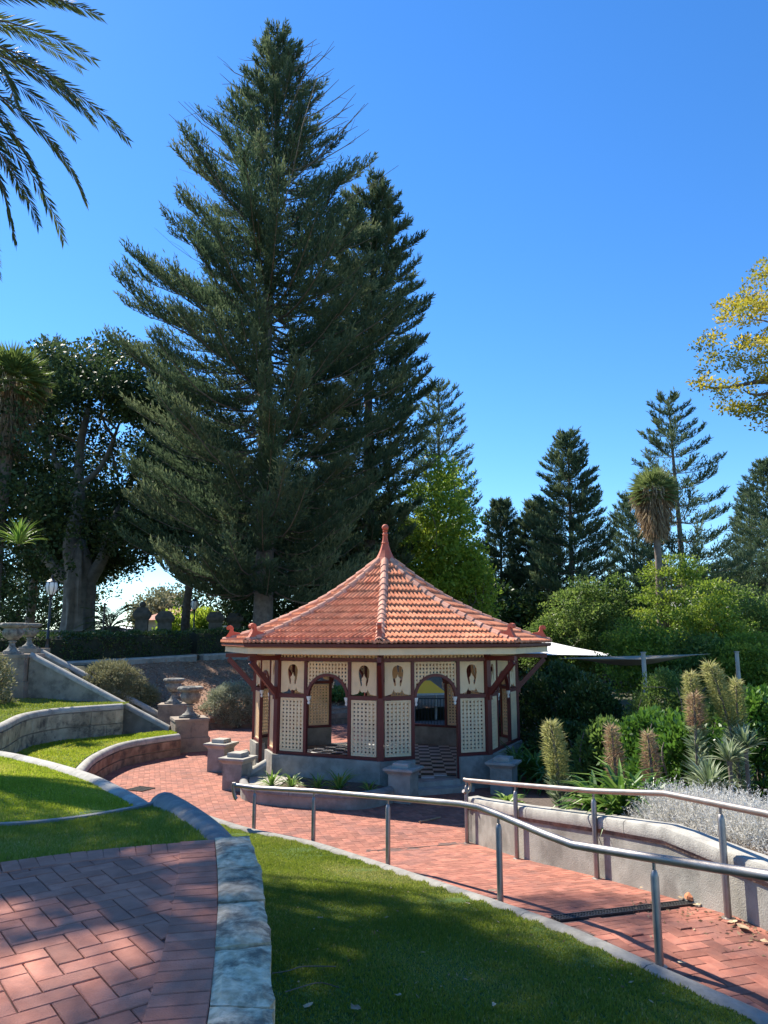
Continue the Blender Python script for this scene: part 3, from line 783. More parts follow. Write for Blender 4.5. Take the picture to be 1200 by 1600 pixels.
# ------------------------------------------------------------------ coped walls
def halfround(w, h, n=8, over=0.0, drop=0.0):
    p = [(-w / 2, -h * 0.9 - drop)] + [(-w / 2 * math.cos(math.pi * i / n), -h * 0.9 + h * 0.9 * math.sin(math.pi * i / n)) for i in range(n + 1)] + [(w / 2, -h * 0.9 - drop)]
    return [(a, z) for a, z in p][::-1]
def coped_wall(name, label, path, w, caph, zbot, mt_cap, mt_wall, inset=0.03, cat='wall', seg=1.3, extra=None, parent=None):
    t = parent or thing(name, label, cat, path[0])
    o = Vector(path[0]) if not parent else Vector((0, 0, 0))
    P = [Vector(p) - o for p in path]
    # coping in lengths with open joints
    rs = resample(P, 0.12); n = len(rs) - 1; k = max(1, round(n * 0.12 / seg))
    for i in range(k):
        a, b = round(i * n / k), round((i + 1) * n / k)
        seg_p = rs[a:b + 1]
        if len(seg_p) < 2: continue
        q = [p.copy() for p in seg_p]
        q[0] = q[0].lerp(q[1], 0.05); q[-1] = q[-1].lerp(q[-2], 0.05)
        mb = MB(); mb.sweep(q, halfround(w, caph, drop=0.03)); mb.build('coping', mt_cap, t, smooth=True)
    mb = MB(); r0 = w / 2 - inset
    zs = caph * 0.9 + 0.02
    pr = [Vector((p.x, p.y, 0)) for p in resample(P, 0.2)]; pz = resample(P, 0.2)
    vb = []; fb = []
    for i, p in enumerate(pz):
        d = pz[min(i + 1, len(pz) - 1)] - pz[max(i - 1, 0)]; d.z = 0; d.normalize(); nn = Vector((-d.y, d.x, 0))
        zb = (zbot(p.x + o.x, p.y + o.y) if callable(zbot) else zbot) - o.z
        for sx, zz in ((-r0, zb), (-r0, p.z - zs), (r0, p.z - zs), (r0, zb)): vb.append((p.x + nn.x * sx, p.y + nn.y * sx, zz))
    for i in range(len(pz) - 1):
        for j in range(4): fb.append((i * 4 + j, i * 4 + (j + 1) % 4, i * 4 + 4 + (j + 1) % 4, i * 4 + 4 + j))
    fb += [(0, 3, 2, 1), tuple(len(vb) - 4 + j for j in range(4))]
    mb.add(vb, fb); mb.build('wall_body', mt_wall, t)
    return t
def blocks_on(t, path, zt, zb, rows, bl, side, off, mt, jit=0.35, seed=3):
    """stone blocks along one face of a wall: side +1 is left of travel"""
    rng = np.random.default_rng(seed); o = t.location.copy()
    P = [Vector(p) for p in path]
    hrow = (zt - zb) / rows
    for r_ in range(rows):
        rs = resample(P, bl / 6); n = len(rs) - 1; i = int(rng.integers(0, 3)); i = 0
        while i < n:
            st = int(6 * (1 + rng.uniform(-jit, jit))); j = min(n, i + st)
            if n - j < 3: j = n
            mb = MB(); vs = []; th = 0.05 + rng.random() * 0.015
            pts = rs[i:j + 1:max(1, (j - i) // 2)]
            if pts[-1] != rs[j]: pts.append(rs[j])
            z0, z1 = zb + r_ * hrow + 0.006, zb + (r_ + 1) * hrow - 0.006
            for q, p in enumerate(pts):
                d = rs[min(j, n)] - rs[i]; d.z = 0; d.normalize(); nn = Vector((-d.y, d.x, 0)) * side
                pp = p + (d * 0.006 if q == 0 else (-d * 0.006 if q == len(pts) - 1 else Vector((0, 0, 0))))
                for dd, z in ((off - 0.03, z0), (off + th, z0 + 0.008), (off + th, z1 - 0.008), (off - 0.03, z1)):
                    e = 0.006 if q in (0, len(pts) - 1) and dd > off else 0
                    vs.append((pp.x + nn.x * (dd - e) - o.x, pp.y + nn.y * (dd - e) - o.y, z - o.z))
            k = len(pts); fs = [(4 * a + b, 4 * a + (b + 1) % 4, 4 * a + 4 + (b + 1) % 4, 4 * a + 4 + b) for a in range(k - 1) for b in range(4)] + [(3, 2, 1, 0), tuple(4 * (k - 1) + b for b in range(4))]
            if side > 0: fs = [f[::-1] for f in fs]
            mb.add(vs, fs); mb.build('stone_block', mt, t)
            i = j

coped_wall('curved_terrace_wall', 'long low wall with pale rounded coping curving round the sunlit upper lawn', capA, 0.30, 0.16, 0.0, M['coping'], M['render'], seg=1.6)
w3 = coped_wall('curved_brown_wall', 'curved brown stone retaining wall with pale coping beside the brick plaza', cap3, 0.24, 0.14, -0.05, M['coping'], M['mortar'], seg=1.4)
blocks_on(w3, cap3, cap3[0].z - 0.17, -0.03, 2, 0.42, -1, 0.075, M['brownstone'], seed=5)
w2 = coped_wall('curved_grey_wall', 'curved grey block wall behind the lower lawn, joining the stair wall', cap2, 0.24, 0.14, 0.4, M['coping'], M['mortar'], seg=2.2)
blocks_on(w2, cap2, cap2[0].z - 0.17, 0.56, 2, 0.5, -1, 0.075, M['greystone'], seed=8)

bigc = [atz(a, b, EYE + z) for a, b, z in ((262, 1240, -1.66), (285, 1253, -1.62), (312, 1272, -1.57), (334, 1293, -1.53), (350, 1316, -1.50), (356, 1335, -1.5))]
bigc = catmull(bigc, 6)
bw = coped_wall('round_topped_wall', 'thick wall with smooth dark grey half-round top between the two lawns and the stone blocks', bigc, 0.36, 0.2, 0.2, M['coping_grey'], M['render_dk'], inset=0.01, seg=2.6)
mb = MB(); d = (bigc[1] - bigc[0]).normalized(); c = bigc[0] - bw.location
for i in range(1): mb.sweep([c - d * 0.16, c - d * 0.11, c - d * 0.012], halfround(0.35, 0.195, drop=0.6))
mb.build('end_cap', M['coping_grey'], bw, smooth=True)

# kerb round the big lawn
kp = resample(kerb_out, 0.15)
kc = off_path(kp, 0.09)
KW = 0.19
kerb = thing('lawn_kerb', 'rounded grey concrete kerb curving between the shaded lawn and the ramp', 'kerb', kc[0])
n = len(kc) - 1; k = round(n * 0.15 / 1.5)
for i in range(k):
    seg_p = [p - kc[0] for p in kc[round(i * n / k):round((i + 1) * n / k) + 1]]
    seg_p[0] = seg_p[0].lerp(seg_p[1], 0.03); seg_p[-1] = seg_p[-1].lerp(seg_p[-2], 0.03)
    mb = MB(); mb.sweep(seg_p, [(KW / 2, -0.9), (KW / 2, -0.05), (KW / 2 - 0.02, -0.015), (KW / 2 - 0.06, 0), (-KW / 2 + 0.06, 0), (-KW / 2 + 0.02, -0.015), (-KW / 2, -0.05), (-KW / 2, -0.9)][::-1])
    mb.build('kerb_stone', M['kerb'], kerb, smooth=True)

# ------------------------------------------------------------------ lawns
k_in = off_path(kp, 0.17)
lawn_near = [(p.x, p.y) for p in k_in if p.y > 1.6]
wall_side = [(p.x - 0.05, p.y) for p in outp] + []
near_poly = lawn_near + [(p.x - 0.02, p.y) for p in bigc[:1]] + [(p.x, p.y) for p in bigc[3:-6]] + [(p.x - 0.03, p.y) for p in outp] + [(0.5, 0.8), (4.5, 1.2)]
KX = np.array([(p.x, p.y, p.z) for p in k_in[::3]])
def z_near(x, y):
    x = np.atleast_1d(np.asarray(x, float)); y = np.atleast_1d(np.asarray(y, float))
    d = (x[:, None] - KX[None, :, 0]) ** 2 + (y[:, None] - KX[None, :, 1]) ** 2
    w = 1 / (d ** 2 + 1e-4); zk = (w * KX[None, :, 2]).sum(1) / w.sum(1)
    dist = np.sqrt(d.min(1))
    r = zk - 0.045 + 0.10 * np.clip(dist, 0, 4) ** 1.1 + 0.012 * np.sin(x * 2.1) * np.sin(y * 1.7)
    return r if len(r) > 1 else r[0]
sheet('lawn', near_poly, z_near, 0.5, M['lawnsoil'])
def z_near_v(x, y):
    out = np.empty(len(x))
    for i in range(0, len(x), 20000): out[i:i + 20000] = z_near(x[i:i + 20000], y[i:i + 20000])
    return out
grass('lawn_grass', 'short mown grass of the large shaded lawn beside the kerb', near_poly, z_near_v, 8000, 0.030, 0.009, L['grass_shade'], 11)

lkerb = catmull([atz(a, b, EYE - 1.74) for a, b in ((-140, 1292), (0, 1286), (60, 1282), (130, 1274), (200, 1262), (240, 1253))], 5)
def dist_to(path):
    a = np.array([(p.x, p.y) for p in path])
    def f(x, y):
        x = np.atleast_1d(np.asarray(x, float)); y = np.atleast_1d(np.asarray(y, float)); out = np.full(len(x), 1e9)
        for i in range(len(a) - 1):
            d = a[i + 1] - a[i]; t = np.clip(((x - a[i, 0]) * d[0] + (y - a[i, 1]) * d[1]) / (d @ d + 1e-9), 0, 1)
            out = np.minimum(out, np.hypot(x - a[i, 0] - t * d[0], y - a[i, 1] - t * d[1]))
        return out if len(out) > 1 else out[0]
    return f
_dA, _dK, _dT = dist_to(capA), dist_to(lkerb), dist_to(t_far)
def L1Z(x, y):
    a, b = _dA(x, y), _dK(x, y); f = a / (a + b + 1e-6)
    return EYE - 2.03 + 0.27 * f ** 0.8
def L2Z(x, y):
    a, b = _dK(x, y), _dT(x, y); f = a / (a + b + 1e-6)
    return EYE - 1.78 + 0.34 * f
lawn1_poly = [(p.x, p.y + 0.03) for p in lkerb] + [(p.x, p.y) for p in off_path(capA, -0.12)[::-1] if p.x > -12 and p.y > lkerb[-1].y]
lawn2_poly = [(p.x, p.y - 0.03) for p in lkerb] + [(bigc[i].x - 0.16, bigc[i].y) for i in range(1, len(bigc) - 5)] + [(p.x, p.y + 0.01) for p in t_far[::-1]]
sheet('lawn', lawn1_poly, L1Z, 0.7, M['lawnsoil'])
sheet('lawn', lawn2_poly, L2Z, 0.7, M['lawnsoil'])
grass('lawn_grass', 'bright sunlit grass of the upper lawn inside the curved coping', lawn1_poly, L1Z, 5000, 0.034, 0.012, L['grass_lit'], 12)
grass('lawn_grass', 'shaded grass strip between the thin edging and the brick terrace', lawn2_poly, L2Z, 7500, 0.036, 0.009, L['grass_shade'], 13)
mb = MB(); o0 = lkerb[0]
mb.sweep([p - o0 for p in lkerb], [(0.035, -0.1), (0.035, 0.0), (-0.035, 0.0), (-0.035, -0.1)][::-1])
o = mb.build('lawn_edging', M['kerb'], None, loc=o0); tag(o, 'thin concrete edging strip dividing the two upper lawns', 'edging')

l3_poly = [(p.x, p.y) for p in off_path(cap3, 0.1)] + [(P2.x - 0.3, P2.y)] + [(p.x, p.y) for p in off_path(cap2, -0.1)[::-1] if p.y > 14] + [(-8.6, 15.2), (-7.0, 13.5), (-5.6, 12.6)]
L3Z = lambda x, y: EYE - 2.86 + 0.0 * np.asarray(x)
sheet('lawn', l3_poly, L3Z, 1.0, M['lawnsoil'])
grass('lawn_grass', 'sunlit crescent of lower lawn between the brown and the grey curved walls', l3_poly, L3Z, 1500, 0.05, 0.018, L['grass_lit'], 14)
ST_A = at(266, 1134, 24.3); ST_B = at(50, 1019, 24.6)           # near stair wall coping, low and high end
l4_poly = [(p.x, p.y) for p in off_path(cap2, 0.1)] + [(-8.1, 24.2), (-11.4, 24.4), (-13.0, 25.5), (-17, 25), (-19, 18), (-14, 13)]
L4Z = lambda x, y: EYE - 2.02 + 0.12 * sstep((-9 - np.asarray(x)) / 3) + 0.0 * np.asarray(y)
sheet('lawn', l4_poly, L4Z, 1.0, M['lawnsoil'])
grass('lawn_grass', 'shaded grass in front of the stair wall and urn pedestal', l4_poly, L4Z, 900, 0.05, 0.022, L['grass_shade'], 15)

# ------------------------------------------------------------------ garden stair with its sloping walls, pedestals and urns
near_line = [ST_A.lerp(ST_B, i / 8) for i in range(9)]
coped_wall('sloping_stair_wall', 'near sloping grey wall with rounded coping running up to the urn pedestal', near_line, 0.30, 0.15, 0.3, M['coping'], M['render_dk'], seg=2.4)
fa = at(259, 1117, 28.6); fb_ = at(62, 1012, 28.8)
far_line = [fa.lerp(fb_, i / 8) for i in range(9)]
coped_wall('sloping_stair_wall', 'far sloping wall of the stair, partly hidden behind the sage bush', far_line, 0.30, 0.15, lambda x, y: -0.1 if x > -9 else 1.0, M['coping'], M['render_dk'], seg=2.4)
st = thing('stone_steps', 'flight of grey steps between the two sloping stair walls', 'steps', (ST_A.x, ST_A.y, 0))
rise = ST_B.z - ST_A.z; ns = 14
for i in range(ns):
    mb = MB(); x0 = ST_A.x + (ST_B.x - ST_A.x) * i / ns
    mb.box((x0 - ST_A.x - 0.2, 2.2, (i + 1) * 0.15 / 2 - 0.85), (0.42, 3.9, (i + 1) * 0.15 + 0.1)); mb.build('step', M['render'], st)
def pedestal(name, label, c, z0, z1, w, rz, mt, base_h=0.0):
    t = thing(name, label, 'pedestal', (c.x, c.y, z0), rz)
    h = z1 - z0
    courses = 3
    mb = MB(); bh = h * 0.42
    mb.box((0, 0, bh / 2 - 0.05), (w * 1.1, w * 1.1, bh + 0.1)); mb.build('base_course', mt, t)
    for i, (sx, sy) in enumerate(((-1, -1), (1, -1), (1, 1), (-1, 1))):
        mb = MB(); hh = h * 0.5
        mb.box((sx * w / 4, sy * w / 4, bh + 0.004 + hh / 2), (w / 2 - 0.006, w / 2 - 0.006, hh)); mb.build('stone_block', mt, t)
    mb = MB(); mb.box((0, 0, h - h * 0.04), (w * 1.04, w * 1.04, h * 0.08)); mb.build('cap', mt, t)
    return t
def urn(label, c, z, H, flutes=True):
    t = thing('stone_urn', label, 'urn', (c.x, c.y, z), 0, 'stone garden urns on the pedestals')
    mb = MB(); mb.box((0, 0, H * 0.03), (H * 0.56, H * 0.56, H * 0.06)); mb.lathe([(H * 0.26, H * 0.06), (H * 0.25, H * 0.1), (H * 0.17, H * 0.15), (H * 0.105, H * 0.24), (H * 0.085, H * 0.36), (H * 0.13, H * 0.385), (H * 0.13, H * 0.41), (H * 0.09, H * 0.43)], n=20)
    mb.build('foot', M['urn'], t, smooth=True)
    mb = MB(); n = 40
    prof = [(0.09, 0.43), (0.2, 0.47), (0.33, 0.54), (0.41, 0.64), (0.42, 0.72), (0.37, 0.79), (0.36, 0.82)]
    base = 0
    for r, zz in prof:
        for j in range(n):
            a = 2 * math.pi * j / n; f = 1 + (0.05 if j % 2 else -0.03) * (1 if 0.44 < zz < 0.76 else 0)
            mb.v.append((0.76 * H * r * f * math.cos(a), 0.76 * H * r * f * math.sin(a), H * zz))
    for i in range(len(prof) - 1):
        for j in range(n): mb.f.append((i * n + j, i * n + (j + 1) % n, (i + 1) * n + (j + 1) % n, (i + 1) * n + j))
    mb.build('bowl', M['urn'], t, smooth=True)
    mb = MB()
    prof = [(0.36, 0.82), (0.44, 0.84), (0.53, 0.88), (0.56, 0.93), (0.53, 0.985), (0.47, 1.0), (0.40, 0.98), (0.33, 0.9), (0.0, 0.86)]
    for i, (r, zz) in enumerate(prof):
        for j in range(n):
            a = 2 * math.pi * j / n; f = 1 + (0.035 if (j // 2) % 2 else -0.02) * (1 if i in (1, 2, 3) else 0)
            mb.v.append((0.76 * H * r * f * math.cos(a), 0.76 * H * r * f * math.sin(a), H * zz))
    for i in range(len(prof) - 1):
        for j in range(n): mb.f.append((i * n + j, i * n + (j + 1) % n, (i + 1) * n + (j + 1) % n, (i + 1) * n + j))
    mb.build('rim', M['urn'], t, smooth=True)
    return t
z2 = at(295, 1121, 24.2).z
pedestal('urn_pedestal', 'square brown stone pedestal at the foot of the near stair wall', P2, 0, z2, 1.02, R(24), M['pillarstone'])
urn('wide fluted stone urn on the nearer pedestal at the stair foot', P2, z2, 0.96)
z3 = at(270, 1099, 28.6).z
pedestal('urn_pedestal', 'paler square pedestal behind, at the foot of the far stair wall', P3, 0, z3, 0.95, R(8), M['pillarstone'])
urn('fluted stone urn on the farther pedestal at the stair foot, before the mulch bank', P3, z3, 0.92)
P1 = at(20, 1050, 24.9); z1 = at(20, 1022, 24.9).z
pedestal('urn_pedestal', 'tall stained pedestal at the top of the near stair wall', P1, EYE - 2.0, z1, 1.35, 0, M['pillarstone'])
urn('big fluted urn holding a spiky plant at the stair top', at(18, 1020, 24.9), z1, 1.02)
P4 = at(44, 1030, 28.9); z4 = at(44, 1013, 28.9).z
pedestal('urn_pedestal', 'pedestal at the top of the far stair wall, behind the big urn', P4, 1.2, z4, 1.1, 0, M['pillarstone'])
urn('smaller looking fluted urn half hidden behind the big one', at(45, 1013, 28.9), z4, 0.95)

# low stone wall round the back of the plaza and the mulch bank above it
ring = catmull([(-7.3, 29.4, 0.52), (-6.0, 29.9, 0.54), (-4.2, 30.2, 0.55), (-2.6, 31.0, 0.62), (-1.0, 31.9, 0.7), (1.0, 32.8, 0.7)], 5)
lw = coped_wall('low_bank_wall', 'low brown stone wall at the foot of the mulch bank behind the plaza', ring, 0.2, 0.08, -0.1, M['brownstone'], M['mortar'], seg=0.8)
blocks_on(lw, ring, 0.43, -0.02, 2, 0.5, -1, 0.06, M['brownstone'], seed=9)
bank_poly = [(-13.2, 29.1), (-6.9, 29.2), (-6.0, 30.0), (-4.2, 30.35), (-2.6, 31.15), (-1.0, 32.05), (1.0, 32.95), (5, 35), (5, 56.5), (-13.0, 31.2)]
def z_bank(x, y):
    x = np.asarray(x, float); y = np.asarray(y, float)
    e = np.interp(x, [-13, -6.9, -6, -4.2, -2.6, -1, 1, 5], [28.8, 29.3, 30, 30.35, 31.15, 32.05, 32.95, 34.5])
    yh = 31.0 + (x + 13.1) * 1.43
    t = np.clip((y - e) / np.maximum(yh - e, 0.6), 0, 1)
    return 0.40 + 2.0 * t ** 0.85 + 0.05 * np.sin(x * 1.7) * np.sin(y * 1.3)
sheet('mulch_bank', bank_poly, z_bank, 0.5, M['mulch'], jit=0.03)
rng = np.random.default_rng(21); nb_ = 16000
x = rng.uniform(-13, 1, nb_); y = rng.uniform(29.2, 41, nb_); k_ = inside_np(bank_poly, x, y); x, y = x[k_], y[k_]
o = leaves('mulch_chips', np.stack([x, y, z_bank(x, y) + 0.01], 1), rng.normal(size=(len(x), 3)) * np.array([1, 1, 0.25]), 0.13, 0.05, rng.random(len(x)), L['mulchbit'], None, 22, kind='stuff')
tag(o, 'brown bark mulch chips scattered over the bank', 'mulch')

# upper terrace: stone edging, clipped hedge, lamp posts, balustrade and gate piers
hz = 2.62
he0, he1 = Vector((-13.1, 31.0, 2.52)), Vector((-6.8, 40.0, 2.78))
hm = he0.lerp(he1, 0.62)
coped_wall('hedge_kerb_wall', 'pale low wall under the left length of the clipped hedge', [he0, hm], 0.35, 0.08, 1.4, M['coping'], M['render'], seg=2.0)
coped_wall('hedge_kerb_wall', 'pale low wall under the right length of hedge, past the path gap', [he0.lerp(he1, 0.66), he1.lerp(he0, -0.15)], 0.35, 0.08, 1.4, M['coping'], M['render'], seg=2.0)
dn = Vector((he1.y - he0.y, -(he1.x - he0.x), 0)).normalized() * -0.9
hedge('clipped_hedge', 'long dark clipped hedge along the top of the mulch bank', [Vector((-22, 29.5, 2.5)), he0 + dn + Vector((-2.5, -1.2, -0.05)), he0 + dn, hm + dn], 1.3, 1.12, 260, 0.11, L['hedge'], 31)
hedge('clipped_hedge', 'shorter dark hedge right of the gap, running behind the gazebo roof', [he0.lerp(he1, 0.66) + dn, he1 + dn, he1 + dn + Vector((5, 7, 0))], 1.3, 1.15, 220, 0.11, L['hedge'], 32)

# ================================================================== RAMP WALL, HANDRAILS, DRAINS
_pc = [(1.38, 13.45), (1.42, 13.4), (1.95, 11.5), (2.63, 9.75), (2.98, 8.6), (3.27, 7.59), (3.95, 5.6), (4.9, 2.8)]
rw = []
for i, (x, y) in enumerate(_pc):
    a, b = _pc[max(i - 1, 0)], _pc[min(i + 1, len(_pc) - 1)]; d = Vector((b[0] - a[0], b[1] - a[1], 0)).normalized(); q = Vector((x, y, 0)) + Vector((-d.y, d.x, 0)) * 0.22
    rw.append(Vector((q.x, q.y, 0.735 + min(float(ramp_z(q.x, q.y)), 0.685))))
t = thing('ramp_wall', 'grey rendered planter wall with rounded pale coping along the right side of the ramp', 'wall', rw[0])
o0 = Vector(rw[0])
P = [p - o0 for p in rw]
rs = resample(P, 0.12); n = len(rs) - 1; k = 5
for i in range(k):
    q = [p.copy() for p in rs[round(i * n / k):round((i + 1) * n / k) + 1]]
    q[0] = q[0].lerp(q[1], 0.05); q[-1] = q[-1].lerp(q[-2], 0.05)
    mb = MB(); mb.sweep(q, [(-0.145, -0.15), (-0.15, -0.13), (-0.15, -0.045), (-0.135, -0.012), (-0.105, 0.0), (0.105, 0.0), (0.135, -0.012), (0.15, -0.045), (0.15, -0.13), (0.145, -0.15)][::-1]); mb.build('coping', M['coping'], t, smooth=True)
mb = MB(); mb.sweep(rs, [(-0.125, -0.20), (-0.14, -0.152), (0.14, -0.152), (0.125, -0.20)][::-1]); mb.build('moulding', M['brownstone'], t)
mb = MB(); vb = []; fb = []
for i, p in enumerate(rs):
    d = rs[min(i + 1, n)] - rs[max(i - 1, 0)]; d.z = 0; d.normalize(); nn = Vector((-d.y, d.x, 0))
    zb = float(ramp_z(p.x + o0.x, p.y + o0.y)) - 0.12 - o0.z
    for sx, zz in ((-0.11, zb), (-0.11, p.z - 0.202), (0.11, p.z - 0.202), (0.11, zb)): vb.append((p.x + nn.x * sx, p.y + nn.y * sx, zz))
fb = [(i * 4 + j, i * 4 + (j + 1) % 4, i * 4 + 4 + (j + 1) % 4, i * 4 + 4 + j) for i in range(n) for j in range(4)] + [(0, 3, 2, 1), tuple(4 * n + j for j in range(4))]
mb.add(vb, fb); mb.build('wall_body', M['render'], t)

def handrail(name, label, posts, rail, pr=0.034, rr=0.038, hook=0, hookdir=None):
    t = thing(name, label, 'handrail', posts[0][0])
    o = t.location.copy()
    rp = [Vector(p) - o for p in rail]
    mb = MB(); mb.tube(rp, rr, 14); mb.build('rail', M['steel'], t, smooth=True)
    for b, topz in posts:
        b = Vector(b) - o; tz_ = topz - o.z
        mb = MB(); mb.lathe([(pr, b.z - 0.05), (pr, tz_ - 0.14), (pr * 0.6, tz_ - 0.095), (pr * 0.42, tz_ - 0.09), (pr * 0.42, tz_ - 0.03)], (b.x, b.y, 0), 14); p_ = mb.build('post', M['steel'], t, smooth=True)
        mb = MB(); mb.lathe([(pr * 1.8, b.z - 0.01), (pr * 1.8, b.z + 0.006), (pr * 1.05, b.z + 0.012)], (b.x, b.y, 0), 14); mb.build('base_plate', M['steel'], p_)
    if hookdir is not None:
        a = rp[hook]; hd = Vector(hookdir).normalized()
        pts = [a + hd * 0.0]
        for i in range(9):
            an = math.pi * i / 8 * 1.25; pts.append(a + hd * (0.10 * math.sin(an)) + Vector((0, 0, -0.10 * (1 - math.cos(an)))))
        mb = MB(); mb.tube(pts, rr * 0.9, 12); mb.build('end_return', M['steel'], t, smooth=True)
    return t
# left rail on the kerb side; every post stands on the ramp paving just outside the kerb
lp = []
for px_, py_, zt in ((1032, 1505, None), (782, 1405, None), (606, 1348, None), (489, 1312, None), (396, 1293, None)):
    z = {1032: -2.585, 782: -2.76, 606: -3.08, 489: -3.2, 396: -3.24}[px_]
    p = atz(px_ - 2, py_, EYE + z)
    p = p + Vector((0.02, 0.05, 0))
    lp.append(Vector((p.x, p.y, float(ramp_z(p.x, p.y)))))
tops = [at(px_, py_, lp[i].y).z for i, (px_, py_) in enumerate(((1021, 1341), (779, 1273), (606, 1246), (489, 1236), (396, 1231)))]
Lr = [at(1330, 1388, 4.9), at(1190, 1367, 5.4), at(1100, 1353, 5.95), Vector((lp[0].x, lp[0].y, tops[0])), at(895, 1320, 7.4), at(850, 1303, 7.8), Vector((lp[1].x, lp[1].y, tops[1])), at(748, 1261, 8.95), at(720, 1256, 9.3),
      Vector((lp[2].x, lp[2].y, tops[2])), Vector((lp[3].x, lp[3].y, tops[3])), Vector((lp[4].x, lp[4].y, tops[4])), at(368, 1227, 13.75)]
Lr2 = []
for i in range(len(Lr) - 1):
    Lr2 += [Lr[i].lerp(Lr[i + 1], t_) for t_ in (0.0, 0.1, 0.9)]
Lr2.append(Lr[-1])
lpn = Vector((4.0, 3.4, 0.83))
handrail('handrail', 'long dark steel handrail on the lawn side of the ramp, crossing the whole foreground', [(lp[i], tops[i]) for i in range(5)], Lr2, hook=-1, hookdir=(-0.4, 0.0, 0.9))
tR = []
rp_ = []
for bx_, by_, tx_, ty_ in ((730, 1318, 728, 1219), (808, 1342, 808, 1226), (933, 1373, 929, 1236), (1138, 1435, 1130, 1257)):
    # stands on the ramp: meet of the sight line with the paving
    r = ray(bx_, by_); Yv = 5.0
    for it in range(40):
        p = Vector((r.x / r.y * Yv, Yv, 0)); zz = float(ramp_z(p.x, p.y)); Yn = (zz - EYE) / (r.z / r.y); Yv = 0.5 * Yv + 0.5 * Yn
    b = Vector((r.x / r.y * Yv, Yv, float(ramp_z(r.x / r.y * Yv, Yv)))); rp_.append((b, at(tx_, ty_, Yv).z))
Rr = [Vector((b.x, b.y, z)) for b, z in rp_]
Rr = [Rr[0] + Vector((-0.02, 0.06, 0.0)), Rr[0], Rr[1], Rr[2], at(1040, 1240, (Rr[2].y * 0.45 + Rr[3].y * 0.55)), Rr[3], at(1200, 1272, Rr[3].y - 0.72), at(1330, 1303, Rr[3].y - 1.75)]
handrail('handrail', 'shorter bright steel handrail in front of the grey planter wall', [(b, z) for b, z in rp_], Rr, pr=0.034, rr=0.034, hook=1, hookdir=(0.75, 0.6, 0.0))
h0 = Rr[1]
# the far end of that rail doubles back and ends in a hook
def sub_tube(tname, pts, r, parent, o):
    mb = MB(); mb.tube([Vector(p) - o for p in pts], r, 12); return mb.build(tname, M['steel'], parent, smooth=True)

def slot_drain(label, a, b, w, zf):
    t = thing('drain_grate', label, 'drain grate', a); o = Vector(a); d = Vector(b) - o; d.z = 0; Ld = d.length; d.normalize(); nn = Vector((-d.y, d.x, 0))
    def pt(s, q, dz): x, y = o.x + d.x * s + nn.x * q, o.y + d.y * s + nn.y * q; return Vector((x - o.x, y - o.y, float(zf(x, y)) - o.z + dz))
    mb = MB(); mb.add([pt(0, -w / 2, -0.014), pt(Ld, -w / 2, -0.014), pt(Ld, w / 2, -0.014), pt(0, w / 2, -0.014)], [(0, 1, 2, 3)]); mb.build('channel', M['black'], t)
    for q in (-w / 2, w / 2):
        mb = MB(); mb.bar(pt(0, q, 0.0), pt(Ld, q, 0.0), 0.014, 0.02); mb.build('grate_frame', M['grate'], t)
    mb = MB(); n = int(Ld / 0.032)
    for i in range(n): mb.bar(pt((i + .5) * Ld / n, -w / 2, -0.002), pt((i + .5) * Ld / n, w / 2, -0.002), 0.013, 0.012)
    for q in (-0.16, 0.17): mb.bar(pt(0, w * q, -0.001), pt(Ld, w * q, -0.001), 0.01, 0.015)
    o_ = mb.build('grate_bars', M['grate'], t); o_['kind'] = 'stuff'
    return t
slot_drain('long dark slotted drain grate crossing the ramp', DR0, DR1, 0.17, lambda x, y: ramp_z(x, y) + 0.012)
a_, b_ = atz(207, 1231, 0.012), atz(232, 1234, 0.012)
slot_drain('small square drain grate in the plaza beyond the round topped wall', a_, b_, 0.42, lambda x, y: 0.012 + 0.0 * x)
mb = MB(); d = RB1 - RB0; d.normalize()
RBn = thing('paving_joint_strip', 'thin dark strip across the paving at the foot of the ramp', 'joint strip', RB0)
mb.bar((0, 0, 0.003), RB1 - RB0 + Vector((0, 0, 0.003)), 0.035, 0.012); mb.build('strip', M['joint'], RBn)

# ================================================================== GAZEBO
GC = Vector((0.035, 21.0, 0)); GR = 3.6; EV = 4.5
gaz = thing('gazebo', 'octagonal cream and maroon lattice gazebo with flared terracotta tiled roof', 'gazebo', GC, R(-1.8))
A0 = -90
def vtx(r, k): a = R(A0 + 45 * k); return Vector((r * math.cos(a), r * math.sin(a), 0))
apo = GR * math.cos(R(22.5)); FW = 2 * GR * math.sin(R(22.5))
def face_mat(k):
    al = A0 + 22.5 + 45 * k
    return Vector((apo * math.cos(R(al)), apo * math.sin(R(al)), 0)), R(al - 90)
ZW, ZF = 0.72, 0.23            # dwarf wall top, floor
HW = FW / 2
BAY0, BAY1 = 0.60, HW - 0.075  # half width of the arch bay, outer end of the side bay
PW = 0.55                      # centre opening half width
def share(fn):
    c = {}
    def g(key, *a):
        if key not in c: c[key] = fn(key, *a)
        return c[key]
    return g
